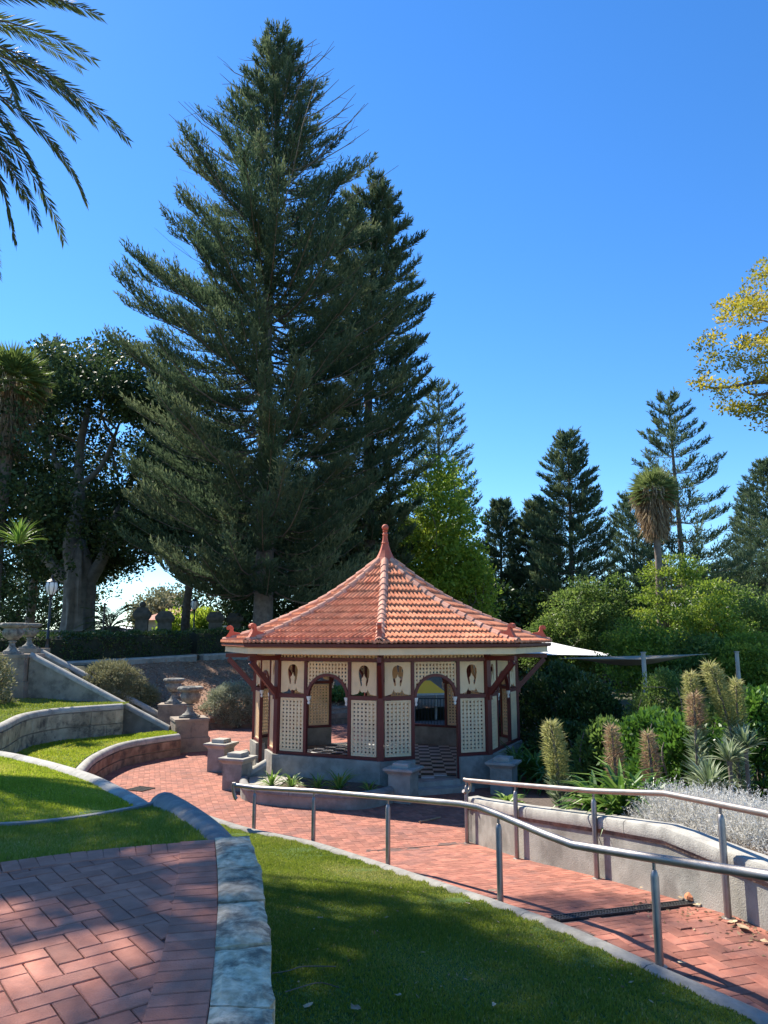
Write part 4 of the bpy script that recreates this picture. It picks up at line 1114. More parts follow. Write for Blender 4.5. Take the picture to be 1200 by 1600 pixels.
# meshes in face-local coordinates: x along the face, y outward, z up
def box_mesh(name, mt, boxes):
    mb = MB()
    for c, d in boxes: mb.box(c, d)
    return mb.mesh(name, mt)
def lattice_mesh(name, x0, x1, z0, z1, nxh, nzh, slat=0.046, th=0.011, circ=None):
    mb = MB(); px_ = (x1 - x0) / nxh; pz_ = (z1 - z0) / nzh
    for i in range(nxh + 1):
        x = x0 + i * px_; lo = z0
        if circ:
            cx, cz, r = circ
            if abs(x - cx) < r: lo = max(z0, cz + math.sqrt(r * r - (x - cx) ** 2) - 0.01)
        if z1 - lo > 0.01: mb.box((x, 0.0065, (lo + z1) / 2), (slat, th, z1 - lo))
    for j in range(nzh + 1):
        z = z0 + j * pz_
        if circ and abs(z - circ[1]) < circ[2]:
            w = math.sqrt(circ[2] ** 2 - (z - circ[1]) ** 2) - 0.01
            for a, b in ((x0, circ[0] - w), (circ[0] + w, x1)):
                if b - a > 0.01: mb.box(((a + b) / 2, -0.0065, z), (b - a, th, slat))
        elif circ and z < circ[1]:
            for a, b in ((x0, circ[0] - circ[2]), (circ[0] + circ[2], x1)):
                if b - a > 0.01: mb.box(((a + b) / 2, -0.0065, z), (b - a, th, slat))
        else: mb.box(((x0 + x1) / 2, -0.0065, z), (x1 - x0, th, slat))
    return mb.mesh(name, M['cream'])
SX0, SX1 = PW + 0.085, BAY1 - 0.02          # lattice extents in a side bay
LZ0, LZ1 = 0.80, 2.04
me_lat = lattice_mesh('lattice', SX0 + 0.03, SX1 - 0.03, LZ0 + 0.045, LZ1 - 0.045, 6, 13, slat=0.052)
fr = 0.035
me_latf = box_mesh('panel_frame', M['cream'], [(((SX0 + SX1) / 2, 0, LZ0 + fr / 2), (SX1 - SX0, 0.045, fr)), (((SX0 + SX1) / 2, 0, LZ1 - fr / 2), (SX1 - SX0, 0.045, fr)),
                                              ((SX0 + fr / 2, 0, (LZ0 + LZ1) / 2), (fr, 0.045, LZ1 - LZ0 - 2 * fr - 0.002)), ((SX1 - fr / 2, 0, (LZ0 + LZ1) / 2), (fr, 0.045, LZ1 - LZ0 - 2 * fr - 0.002))])
def keyhole():
    cx = (SX0 + SX1) / 2; z0, z1 = 2.145, 2.905; zc = 2.62
    half = [(0, 0.215), (0.06, 0.205), (0.11, 0.165), (0.137, 0.10), (0.140, 0.03), (0.125, -0.07), (0.105, -0.16), (0.085, -0.24), (0.07, -0.265), (0.052, -0.25), (0.045, -0.20), (0.052, -0.15), (0.062, -0.10), (0.05, -0.075), (0.025, -0.055), (0.01, -0.02), (0, 0.02)]
    hole = [(cx + x, zc + z) for x, z in half] + [(cx - x, zc + z) for x, z in half[-2:0:-1]]
    w = (SX1 - SX0) / 2
    outer = [(cx - w, z0 + 0.015), (cx - w + 0.05, z0 + 0.012), (cx - 0.16, z0 + 0.04), (cx - 0.115, z0 + 0.105), (cx - 0.10, z0 + 0.155), (cx - 0.085, z0 + 0.095), (cx - 0.05, z0 + 0.07), (cx, z0 + 0.085), (cx + 0.05, z0 + 0.07), (cx + 0.085, z0 + 0.095), (cx + 0.10, z0 + 0.155), (cx + 0.115, z0 + 0.105), (cx + 0.16, z0 + 0.04), (cx + w - 0.05, z0 + 0.012), (cx + w, z0 + 0.015), (cx + w, z1), (cx - w, z1)]
    mb = MB(); mb.poly(outer, [hole], -0.016, 0.016); return mb.mesh('keyhole_panel', M['cream'])
me_key = keyhole()
me_span = lattice_mesh('spandrel_lattice', -PW + 0.03, PW - 0.03, 2.0, 2.88, 12, 10, circ=(0, 2.06, 0.555))
def arch_mesh():
    mb = MB(); n = 22; r0, r1 = 0.505, 0.572; cz = 2.06
    vs = []
    for i in range(n + 1):
        a = math.pi * i / n
        for r in (r0, r1):
            for y in (-0.045, 0.045): vs.append((min(max(r * math.cos(a), -PW + 0.002), PW - 0.002), y, cz + r * math.sin(a)))
    fs = []
    for i in range(n):
        q = 4 * i
        fs += [(q, q + 4, q + 5, q + 1), (q + 2, q + 3, q + 7, q + 6), (q, q + 2, q + 6, q + 4), (q + 1, q + 5, q + 7, q + 3)]
    fs += [(0, 1, 3, 2), (4 * n, 4 * n + 2, 4 * n + 3, 4 * n + 1)]
    mb.add(vs, fs); return mb.mesh('arch_frame', M['maroon'])
me_arch = arch_mesh()
me_corb = (lambda mb: (mb.lathe([(0.012, -0.17), (0.03, -0.15), (0.035, -0.12), (0.02, -0.10), (0.035, -0.07), (0.05, -0.02), (0.055, 0.0), (0.055, 0.02)], (0, 0, 0), 8), mb.mesh('corbel', M['white']))[1])(MB())
me_mull_d = box_mesh('mullion', M['maroon'], [((PW + 0.04, 0, (ZF + 2.05) / 2 + 0.001), (0.078, 0.085, 2.05 - ZF)), ((PW + 0.04, 0, 2.14 + 0.385), (0.078, 0.085, 0.768))])
me_mull_w = box_mesh('mullion', M['maroon'], [((PW + 0.04, 0, (0.79 + 2.05) / 2 + 0.001), (0.078, 0.085, 1.258)), ((PW + 0.04, 0, 2.14 + 0.385), (0.078, 0.085, 0.768))])
me_rail_mid = box_mesh('mid_rail', M['maroon'], [(((PW + BAY1) / 2 + 0.01, 0, 2.095), (BAY1 - PW + 0.01, 0.09, 0.088))])
me_rail_bs = box_mesh('bottom_rail', M['maroon'], [(((PW + BAY1) / 2 + 0.01, 0, 0.758), (BAY1 - PW + 0.02, 0.10, 0.07))])
me_rail_bf = box_mesh('bottom_rail', M['maroon'], [((0, 0, 0.758), (2 * PW - 0.004, 0.09, 0.068))])
me_beam = box_mesh('top_beam', M['maroon'], [((0, 0, 2.955), (FW - 0.13, 0.10, 0.08))])
me_plate = box_mesh('top_plate', M['maroon'], [((0, 0, 3.135), (FW - 0.13, 0.10, 0.03))])
def frieze():
    mb = MB(); n = 27; w = FW - 0.16
    for i in range(n + 1): mb.box((-w / 2 + i * w / n, 0.0, 3.06), (0.045, 0.014, 0.118))
    mb.box((0, -0.014, 3.06), (w, 0.012, 0.03)); return mb.mesh('frieze_lattice', M['cream'])
me_frz = frieze()
wl_th = 0.24
for k in range(8):
    pos, rz = face_mat(k); door = (k % 2 == 0)
    def F(name, me, flip=False, dy=0.0, kind=None, parent=gaz):
        o = bpy.data.objects.new(name, me); link(o, parent)
        o.location = pos + Matrix.Rotation(rz, 3, 'Z') @ Vector((0, dy, 0)) if parent is gaz else (0, 0, 0); o.rotation_euler = (0, 0, rz if parent is gaz else 0)
        if flip: o.scale = (-1, 1, 1)
        return o
    for fl in (False, True):
        p_ = F('lattice_panel', me_latf, fl); q = F('lattice', me_lat, False, parent=p_); q['kind'] = 'stuff'
        F('keyhole_panel', me_key, fl); F('mullion', me_mull_d if door else me_mull_w, fl); F('mid_rail', me_rail_mid, fl); F('bottom_rail', me_rail_bs, fl)
        cb = F('corbel', me_corb); cb.location = pos + Matrix.Rotation(rz, 3, 'Z') @ Vector(((-1 if fl else 1) * (PW - 0.045), 0.01, 2.07))
    sp = F('arch_frame', me_arch); q = F('spandrel_lattice', me_span, parent=sp); q['kind'] = 'stuff'
    F('top_beam', me_beam); F('top_plate', me_plate); q = F('frieze_lattice', me_frz); q['kind'] = 'stuff'
    if not door: F('bottom_rail', me_rail_bf)
    # dwarf wall: whole under a window face, in two lengths beside a door
    for x0, x1 in ([(-HW, -PW - 0.02), (PW + 0.02, HW)] if door else [(-HW, HW)]):
        mb = MB(); d0 = wl_th / 2
        def xe(x, y): return x if abs(x) < HW - 0.01 else math.copysign(HW + y * math.tan(R(22.5)) - 0.002, x)
        mb.prism([(xe(x0, -d0), -d0), (xe(x1, -d0), -d0), (xe(x1, d0), d0), (xe(x0, d0), d0)], -0.1, ZW)
        mb.build('dwarf_wall', M['render'], gaz, loc=pos, rz=rz)
    if door:
        mb = MB(); mb.box((0, 0.28, 0.055), (1.5, 0.34, 0.13)); mb.box((0, -0.02, 0.11), (2 * PW + 0.03, 0.26, 0.225)); mb.build('doorstep', M['cap'], gaz, loc=pos, rz=rz)
    v = vtx(GR, k); a = R(A0 + 45 * k)
    mb = MB(); mb.box((0, 0, (0.70 + 3.15) / 2), (0.13, 0.15, 2.45)); mb.build('post', M['maroon'], gaz, loc=v, rz=a)
    # raking bracket from the post out to the eave
    mb = MB(); mb.bar((0.05, 0, 2.12), (0.80, 0, 2.90), 0.09, 0.12); mb.box((0.44, 0, 2.985), (0.86, 0.09, 0.11)); mb.box((0.075, 0, 2.15), (0.09, 0.10, 0.30)); mb.build('eave_bracket', M['maroon'], gaz, loc=v, rz=a)
    # fascia, gutter, soffit
    ea = EV * math.cos(R(22.5)); ew = EV * math.sin(R(22.5)); al = R(A0 + 22.5 + 45 * k); ep = Vector((ea * math.cos(al), ea * math.sin(al), 0))
    tn = math.tan(R(22.5))
    mb = MB(); mb.prism([(-ew - tn * -0.0 + 0.001, -0.0), (-ew + tn * 0.03 + 0.001, -0.03), (ew - tn * 0.03 - 0.001, -0.03), (ew - 0.001, 0)][::-1], 3.09, 3.25); mb.build('fascia', M['cream'], gaz, loc=ep, rz=al - R(90))
    mb = MB(); g = [(0.003, 3.24), (0.07, 3.24), (0.10, 3.27), (0.105, 3.325), (0.09, 3.33), (0.085, 3.285), (0.06, 3.262), (0.02, 3.262), (0.003, 3.325)]
    vs = []
    for sx in (-1, 1):
        for y, z in g: vs.append((sx * (ew + y * tn), y, z))
    m_ = len(g); mb.add(vs, [(i, (i + 1) % m_, m_ + (i + 1) % m_, m_ + i) for i in range(m_)] + [tuple(range(m_ - 1, -1, -1)), tuple(range(m_, 2 * m_))]); mb.build('gutter', M['maroon'], gaz, loc=ep, rz=al - R(90))
mb = MB(); ang = [R(A0 + 45 * k) for k in range(8)]
mb.prism([((EV - 0.05) * math.cos(a), (EV - 0.05) * math.sin(a)) for a in ang], 3.152, 3.17); mb.build('ceiling', M['cream'], gaz)
mb = MB(); fi = GR / 1 - 0.13
mb.prism([(fi * math.cos(a), fi * math.sin(a)) for a in ang], -0.1, ZF - 0.02)
flo = mb.build('floor', M['render'], gaz)
ts = 0.31; tb_, tw_ = paver_mesh('tile', ts, ts, 0.018, M['tileblack'], g=0.004), paver_mesh('tile', ts, ts, 0.018, M['tilewhite'], g=0.004)
ip = [(0.86 * GR * math.cos(a), 0.86 * GR * math.sin(a)) for a in ang]
for i in range(-11, 12):
    for j in range(-11, 12):
        x, y = (i + 0.5) * ts, (j + 0.5) * ts
        if inside(ip, x, y): inst('tile', tb_ if (i + j) % 2 else tw_, flo, (x, y, ZF))

# roof: concave flare, courses of rolled tiles, capped hips
RP = [(4.62, 3.335), (4.2, 3.44), (3.6, 3.66), (2.62, 4.09), (1.8, 4.50), (1.18, 4.90), (0.6, 5.33), (0.22, 5.64)]
def rz_of(r):
    return float(np.interp(r, [p[0] for p in RP[::-1]], [p[1] for p in RP[::-1]]))
roof = MB()
for i in range(len(RP) - 1):
    for k in range(8):
        (r0, z0), (r1, z1) = RP[i], RP[i + 1]
        vs = [vtx(r0, k) + Vector((0, 0, z0 - 0.07)), vtx(r0, k + 1) + Vector((0, 0, z0 - 0.07)), vtx(r1, k + 1) + Vector((0, 0, z1 - 0.07)), vtx(r1, k) + Vector((0, 0, z1 - 0.07))]
        roof.add(vs, [(0, 1, 2, 3)])
roof = roof.build('roof', M['tile'], gaz)
# course lines down the slope (distance along the middle of a face)
cs = math.cos(R(22.5)); rr_ = np.linspace(4.62, 0.22, 400); zz_ = np.array([rz_of(r) for r in rr_]); dl = np.concatenate([[0], np.cumsum(np.hypot(np.diff(rr_ * cs), np.diff(zz_)))])
NC = 12; marks = [float(np.interp(dl[-1] * i / NC, dl, rr_)) for i in range(NC + 1)]
tcount = 0
TW = 0.225
rngt = np.random.default_rng(4)
def tile_geo(mb, k, i, xc, dz):
    """one rolled tile: two ridges across its width, thick butt, lapping the course below; cut at the hips"""
    r0, r1 = marks[i], marks[i + 1]; al = R(A0 + 22.5 + 45 * k); n_ = Vector((math.cos(al), math.sin(al), 0)); t_ = Vector((-n_.y, n_.x, 0))
    d0, d1 = r0 * cs, r1 * cs; z0, z1 = rz_of(r0), rz_of(r1); tn = math.tan(R(22.5))
    xs = [-0.5, -0.40, -0.30, -0.20, -0.08, 0.04, 0.14, 0.24, 0.36, 0.47]
    hh = [0.012, 0.034, 0.040, 0.014, 0.004, 0.004, 0.034, 0.040, 0.014, 0.004]
    vs = []; up = 0.05 + dz
    for dd, zb, add in ((d0 + 0.02, z0, up), (d1 - 0.012, z1, 0.004)):
        for lay in (1, 0):
            for x, h in zip(xs, hh):
                lim = dd * tn; X_ = max(-lim, min(lim, xc + x * TW))
                vs.append(n_ * dd + t_ * X_ + Vector((0, 0, zb + add + (h if lay else (-0.045 + h * 0.7)) - (0.035 if (dd == d1 - 0.012 and not lay) else 0))))
    m = len(xs); q = 0; fs = []
    for j in range(m - 1):
        fs.append((j, j + 1, 2 * m + j + 1, 2 * m + j))            # top
        fs.append((m + j, m + j + 1, j + 1, j))                    # butt
    fs.append((0, 2 * m, 3 * m, m)); fs.append((m - 1, 2 * m - 1, 4 * m - 1, 3 * m - 1))
    mb.add(vs, fs)
for k in range(8):
    stuff = MB()
    for i in range(NC):
        w = marks[i] * cs * math.tan(R(22.5)); wt = marks[i + 1] * cs * math.tan(R(22.5)); n = int(2 * w / TW) + 2; off = 0.5 * TW * (i % 2) * 0 
        for j in range(-n // 2 - 1, n // 2 + 2):
            xc = (j + 0.5) * TW + off
            if abs(xc) - TW / 2 > w - 0.04: continue
            if k in (0, 7):
                mb = MB(); tile_geo(mb, k, i, xc, rngt.normal() * 0.003); mb.build('tile', M['tile'], roof); tcount += 1
            else: tile_geo(stuff, k, i, xc, rngt.normal() * 0.003)
    if stuff.v:
        so = tag(stuff.build('tile_slope', M['tile'], roof), kind='stuff'); nv = len(stuff.v)
        _a = so.data.attributes.new('tint', 'FLOAT', 'POINT'); _a.data.foreach_set('value', np.repeat(rngt.random(nv // 40), 40).astype(np.float32))
# hip caps
for k in range(8):
    NH = 16; rr2 = [4.58 - (4.58 - 0.30) * i / NH for i in range(NH + 1)]
    for i in range(NH):
        ra, rb = rr2[i], rr2[i + 1] - 0.03; a = R(A0 + 45 * k); h_ = Vector((math.cos(a), math.sin(a), 0)); s_ = Vector((-h_.y, h_.x, 0))
        mb = MB(); vs = []
        for r_, add, wd in ((ra, 0.075, 0.135), (max(rb, 0.2), 0.045, 0.115)):
            for x, dz in ((-1, -0.075), (-0.8, -0.01), (-0.35, 0.045), (0, 0.06), (0.35, 0.045), (0.8, -0.01), (1, -0.075)):
                vs.append(h_ * r_ + s_ * (x * wd) + Vector((0, 0, rz_of(r_) + add + dz)))
        vs += [vs[j] - Vector((0, 0, 0.03)) for j in range(7)]
        fs = [(j + 1, j, 7 + j, 8 + j) for j in range(6)] + [(j, j + 1, 14 + j + 1, 14 + j) for j in range(6)]
        mb.add(vs, fs); mb.build('hip_tile', M['hip'], roof)
    # curled terracotta ornament at the foot of each hip
    mb = MB(); a = R(A0 + 45 * k)
    prof = [(-0.30, 0.0), (-0.27, 0.07), (-0.19, 0.12), (-0.10, 0.135), (-0.03, 0.15), (0.0, 0.20), (-0.005, 0.26), (0.03, 0.31), (0.09, 0.33), (0.15, 0.31), (0.175, 0.26), (0.16, 0.215), (0.115, 0.205), (0.10, 0.235), (0.075, 0.23), (0.08, 0.18), (0.11, 0.12), (0.15, 0.06), (0.19, 0.0)]
    loc = vtx(4.30, k) + Vector((0, 0, rz_of(4.30) + 0.07))
    mb.poly(prof, [], -0.05, 0.05); mb.build('hip_ornament', M['orna'], roof, loc=loc, rz=a)
mb = MB(); FZ = lambda z: 5.56 + (z - 5.60) * 0.80
mb.lathe([(r, FZ(z)) for r, z in [(0.37, 5.60), (0.30, 5.70), (0.25, 5.80), (0.20, 5.92), (0.155, 6.05), (0.12, 6.18), (0.095, 6.30), (0.11, 6.33), (0.09, 6.36), (0.075, 6.44), (0.068, 6.60), (0.085, 6.63), (0.07, 6.66), (0.055, 6.72), (0.075, 6.76), (0.05, 6.79)]], (0, 0, 0), 8)
fin = mb.build('finial', M['orna'], roof)
mb = MB(); bz_ = FZ(6.79) + 0.075; mb.lathe([(0.095 * math.sin(math.pi * i / 9) + 0.002, bz_ - 0.095 * math.cos(math.pi * i / 9)) for i in range(10)], (0, 0, 0), 14); mb.build('ball', M['orna'], roof, smooth=True)

# piers beside the doors and the planter walls joining them to the gazebo
def pier(label, c, h, rz, w=0.50):
    t = thing('stone_pier', label, 'pier', (c.x, c.y, 0), rz, 'short capped piers at the gazebo entries')
    mb = MB(); mb.box((0, 0, (h - 0.24) / 2 - 0.05), (w, w, h - 0.24 + 0.1)); mb.build('shaft', M['render'], t)
    mb = MB(); mb.lathe([(w * 0.72, h - 0.238), (w * 0.76, h - 0.21), (w * 0.93, h - 0.15), (w * 0.96, h - 0.145), (w * 0.96, h - 0.10), (w * 0.9, h - 0.095)], (0, 0, 0), 4, sq=True); mb.build('cap', M['cap'], t)
    mb = MB(); mb.lathe([(w * 0.52, h - 0.093), (w * 0.52, h - 0.02), (w * 0.49, h)], (0, 0, 0), 4, sq=True); mb.build('top_block', M['cap'], t)
    return t
PA, PB = Vector((0.42, 16.75, 0)), Vector((2.72, 17.55, 0))
PC, PD = atz(367, 1236, 0), atz(341, 1207, 0); PC.y += 0.25; PD.y += 0.25
pier('capped pier left of the checkered doorway', PA, 0.80, R(-24)); pier('capped pier right of the checkered doorway, behind the bright rail', PB, 0.80, R(-24))
pier('nearer of the two capped piers at the left entry', PC, 0.82, R(-20)); pier('farther of the two capped piers at the left entry', PD, 0.82, R(-20))
g = lambda r, k: GC + Matrix.Rotation(R(-1.8), 3, 'Z') @ vtx(r, k)
pl = catmull([Vector((PC.x + 0.18, PC.y - 0.1, 0.34)), Vector((-2.9, 16.75, 0.34)), Vector((-1.6, 16.1, 0.34)), Vector((-0.5, 16.0, 0.34)), Vector((PA.x - 0.28, PA.y - 0.15, 0.34))], 5)
coped_wall('planter_wall', 'low grey wall of the shaded flower bed in front of the gazebo', pl, 0.2, 0.09, -0.08, M['coping_grey'], M['render'], seg=2.5)
bed = [(p.x, p.y) for p in pl] + [(g(3.65, 8).x, g(3.65, 8).y), (g(3.65, 7).x, g(3.65, 7).y)]
sheet('bed_soil', bed, lambda x, y: 0.24, 0.5, M['soil'], jit=0.015)
gb = [(p.x + 0.1, p.y + 0.12) for p in pl[:8]] + [(g(3.8, 7).x + 0.55, g(3.8, 7).y - 0.35), (g(3.8, 7).x, g(3.8, 7).y - 0.05)]
sheet('bed_gravel', gb, lambda x, y: 0.265, 0.3, M['gravel'], jit=0.02)
coped_wall('planter_wall', 'sloping low wall from the nearer left pier up to the gazebo plinth', [Vector((PC.x + 0.25, PC.y + 0.2, 0.42)), Vector((g(3.75, 7).x - 0.12, g(3.75, 7).y - 0.05, 0.62))], 0.24, 0.12, -0.08, M['coping'], M['render'], seg=3)
coped_wall('planter_wall', 'low wall behind the left entry piers reaching the gazebo corner', [Vector((PD.x + 0.25, PD.y + 0.2, 0.42)), Vector((g(3.7, 6).x - 0.1, g(3.7, 6).y, 0.45))], 0.24, 0.12, -0.08, M['coping'], M['render'], seg=3)

# ================================================================== STREET FURNITURE OF THE UPPER TERRACE
def lamp(label, c, H, s=1.0, rz=0):
    t = thing('street_lamp', label, 'lamp post', c, rz, 'black lamp posts with white lanterns')
    mb = MB(); mb.lathe([(0.16 * s, -0.1), (0.16 * s, 0.12), (0.13 * s, 0.16), (0.12 * s, 0.5), (0.14 * s, 0.54), (0.08 * s, 0.62), (0.06 * s, 1.1), (0.075 * s, 1.13), (0.05 * s, 1.17), (0.04 * s, H - 0.75 * s), (0.07 * s, H - 0.72 * s), (0.045 * s, H - 0.68 * s), (0.09 * s, H - 0.56 * s)], n=12)
    mb.build('post', M['black'], t, smooth=True)
    mb = MB(); mb.lathe([(0.10 * s, H - 0.56 * s), (0.19 * s, H - 0.42 * s), (0.225 * s, H - 0.27 * s), (0.20 * s, H - 0.13 * s), (0.10 * s, H - 0.07 * s)], n=16); lt = mb.build('lantern', M['glass'], t, smooth=True)
    for i in range(8):
        a = 2 * math.pi * i / 8
        mb = MB(); mb.tube([(math.cos(a) * r * s, math.sin(a) * r * s, H - z * s) for r, z in ((0.105, 0.56), (0.2, 0.42), (0.235, 0.27), (0.21, 0.13), (0.10, 0.06))], 0.010 * s, 4); mb.build('rib', M['black'], lt)
    mb = MB(); mb.lathe([(0.19 * s, H - 0.12 * s), (0.20 * s, H - 0.09 * s), (0.11 * s, H - 0.03 * s), (0.05 * s, H + 0.02 * s), (0.03 * s, H + 0.06 * s), (0.045 * s, H + 0.10 * s), (0.01, H + 0.16 * s)], n=12); mb.build('cap', M['black'], t, smooth=True)
    return t
def ground_at(px, py, Y):
    p = at(px, py, Y); return Vector((p.x, p.y, float(terrain(p.x, p.y))))
c = ground_at(73, 1020, 30.2); lamp('black lamp post with white lantern beside the big fig trunk', (c.x, c.y, 2.3), at(75, 905, 30.2).z - 2.3, 1.12)
c = ground_at(302, 1000, 43); lamp('farther black lamp post in front of the bright bushes by the gate piers', (c.x, c.y, 2.5), at(302, 936, 43).z - 2.5, 1.05)
c = ground_at(161, 985, 46)
mb = MB(); mb.tube([(0, 0, -0.2), (0, 0, 3.0)], 0.06, 8); o = mb.build('thin_pole', M['bark'], None, loc=(c.x, c.y, 2.6)); tag(o, 'thin plain pole standing right of the fig trunk', 'pole')

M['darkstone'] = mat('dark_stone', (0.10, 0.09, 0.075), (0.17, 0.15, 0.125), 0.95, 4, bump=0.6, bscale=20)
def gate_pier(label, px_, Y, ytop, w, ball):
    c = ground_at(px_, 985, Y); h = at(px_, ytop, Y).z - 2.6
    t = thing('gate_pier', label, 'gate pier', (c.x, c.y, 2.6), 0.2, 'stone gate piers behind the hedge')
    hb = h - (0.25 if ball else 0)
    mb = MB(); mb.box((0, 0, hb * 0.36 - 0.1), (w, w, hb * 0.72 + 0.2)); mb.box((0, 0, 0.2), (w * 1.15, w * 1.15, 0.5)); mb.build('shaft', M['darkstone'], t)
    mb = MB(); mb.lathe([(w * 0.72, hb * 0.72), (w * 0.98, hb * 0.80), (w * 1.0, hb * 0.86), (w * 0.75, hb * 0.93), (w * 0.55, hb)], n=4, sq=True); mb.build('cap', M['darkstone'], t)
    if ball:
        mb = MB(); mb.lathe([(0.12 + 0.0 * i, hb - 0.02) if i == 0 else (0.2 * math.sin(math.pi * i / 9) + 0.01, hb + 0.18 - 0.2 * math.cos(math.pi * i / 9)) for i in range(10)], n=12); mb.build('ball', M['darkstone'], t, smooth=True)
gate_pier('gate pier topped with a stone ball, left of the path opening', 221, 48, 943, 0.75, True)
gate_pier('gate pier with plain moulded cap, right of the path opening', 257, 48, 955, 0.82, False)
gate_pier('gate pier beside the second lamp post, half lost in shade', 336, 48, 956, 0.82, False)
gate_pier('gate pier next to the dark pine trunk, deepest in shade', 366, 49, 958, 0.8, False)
def balustrade(label, a, b, h=0.95):
    t = thing('balustrade', label, 'balustrade', a); d = Vector(b) - Vector(a); Lb = d.length; u = d.normalized(); rz = math.atan2(u.y, u.x)
    mb = MB(); mb.box(d / 2 + Vector((0, 0, h - 0.06)), (Lb, 0.3, 0.12), rz); mb.build('top_rail', M['darkstone'], t)
    mb = MB(); mb.box(d / 2 + Vector((0, 0, 0.1)), (Lb, 0.28, 0.24), rz); mb.build('plinth', M['darkstone'], t)
    m = MB(); hh = h - 0.34; m.lathe([(0.05, 0), (0.07, 0.04), (0.045, 0.1), (0.09, hh * 0.35), (0.085, hh * 0.5), (0.04, hh * 0.8), (0.065, hh * 0.9), (0.05, hh)], n=8); me = m.mesh('baluster', M['darkstone'], True)
    n = int(Lb / 0.27)
    for i in range(n): inst('baluster', me, t, u * ((i + 0.5) * Lb / n) + Vector((0, 0, 0.22)))
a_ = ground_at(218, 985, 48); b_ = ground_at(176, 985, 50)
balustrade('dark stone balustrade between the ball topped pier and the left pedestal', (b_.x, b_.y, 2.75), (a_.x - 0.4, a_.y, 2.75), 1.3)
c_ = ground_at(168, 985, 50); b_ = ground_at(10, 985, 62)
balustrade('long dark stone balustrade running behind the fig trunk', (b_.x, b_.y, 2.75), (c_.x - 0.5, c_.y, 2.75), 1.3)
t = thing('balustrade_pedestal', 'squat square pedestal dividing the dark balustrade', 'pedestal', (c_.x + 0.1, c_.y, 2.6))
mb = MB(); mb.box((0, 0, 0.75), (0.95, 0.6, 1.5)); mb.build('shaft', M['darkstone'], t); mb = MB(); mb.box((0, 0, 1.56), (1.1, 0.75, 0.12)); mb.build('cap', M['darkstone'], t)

# far buildings and a parked car glimpsed past the piers
def house(name, label, c, d, h, roofh, mtw, mtr, rz=0, win=((0, 1),), cat='house'):
    t = thing(name, label, cat, c, rz); w, l_ = d
    mb = MB(); mb.box((0, 0, h / 2 - 0.3), (w, l_, h + 0.6)); mb.build('wall', mtw, t)
    mb = MB(); e = 0.4
    mb.add([(-w / 2 - e, -l_ / 2 - e, h), (w / 2 + e, -l_ / 2 - e, h), (w / 2 + e, l_ / 2 + e, h), (-w / 2 - e, l_ / 2 + e, h), (-w / 2 + l_ / 3, 0, h + roofh), (w / 2 - l_ / 3, 0, h + roofh)],
           [(0, 1, 5, 4), (2, 3, 4, 5), (1, 2, 5), (3, 0, 4), (3, 2, 1, 0)]); mb.build('roof', mtr, t)
    for x, z in win:
        mb = MB(); mb.box((x, -l_ / 2 - 0.02, z), (1.0, 0.08, 1.2)); f = mb.build('window', M['white'], t)
        mb = MB(); mb.box((x, -l_ / 2 - 0.07, z), (0.86, 0.04, 1.06)); mb.build('pane', M['darkglass'], f)
    return t
c = at(205, 985, 95); house('beach_pavilion', 'small white roofed building seen past the ball topped pier', (c.x, 95, 2.4), (7, 5), 1.7, 0.8, M['white'], M['roofwhite'], win=((-1.5, 1.0), (1.5, 1.0)), cat='building')
c = at(292, 985, 85); house('cream_building', 'cream building with a dark tiled roof behind the bright bushes', (c.x, 85, 2.4), (8, 7), 3.0, 1.4, M['wallcream'], M['hip'], win=((-2, 1.6), (0, 1.6), (2, 1.6)), cat='building')
c = at(818, 975, 62); house('white_roofed_building', 'low building with pale flat looking roof just right of the gazebo roof', (c.x, 62, 0.2), (6, 6), 4.0, 0.8, M['wallcream'], M['roofwhite'], 0.1, win=((-2, 1.8), (2, 1.8)), cat='building')
c = at(1052, 950, 56); house('white_roofed_house', 'house with pale pitched roof showing between the feathery green trees', (c.x, 56, 0.2), (7, 7), 4.9, 2.0, M['wallcream'], M['roofwhite'], -0.15, win=((-3, 1.8), (0, 1.8), (3, 1.8)))

c = at(305, 985, 56); t = thing('parked_car', 'teal car parked beyond the gate piers, mostly hidden by the hedge', 'car', (c.x, 56, 2.55), 0.1)
mb = MB(); mb.poly([(-2.1, 0.3), (2.1, 0.3), (2.15, 0.75), (1.9, 0.92), (1.0, 1.0), (0.45, 1.42), (-0.9, 1.46), (-1.7, 1.0), (-2.1, 0.9)], [], -0.85, 0.85); mb.build('body', M['carpaint'], t)
mb = MB(); mb.poly([(0.85, 1.0), (0.42, 1.36), (-0.85, 1.39), (-1.5, 1.02)], [], -0.865, 0.865); mb.build('windows', M['darkglass'], t)
for x in (-1.3, 1.3):
    for y in (-0.78, 0.78):
        mb = MB(); mb.tube([(x, y - 0.1, 0.32), (x, y + 0.1, 0.32)], 0.32, 16); mb.build('wheel', M['black'], t)

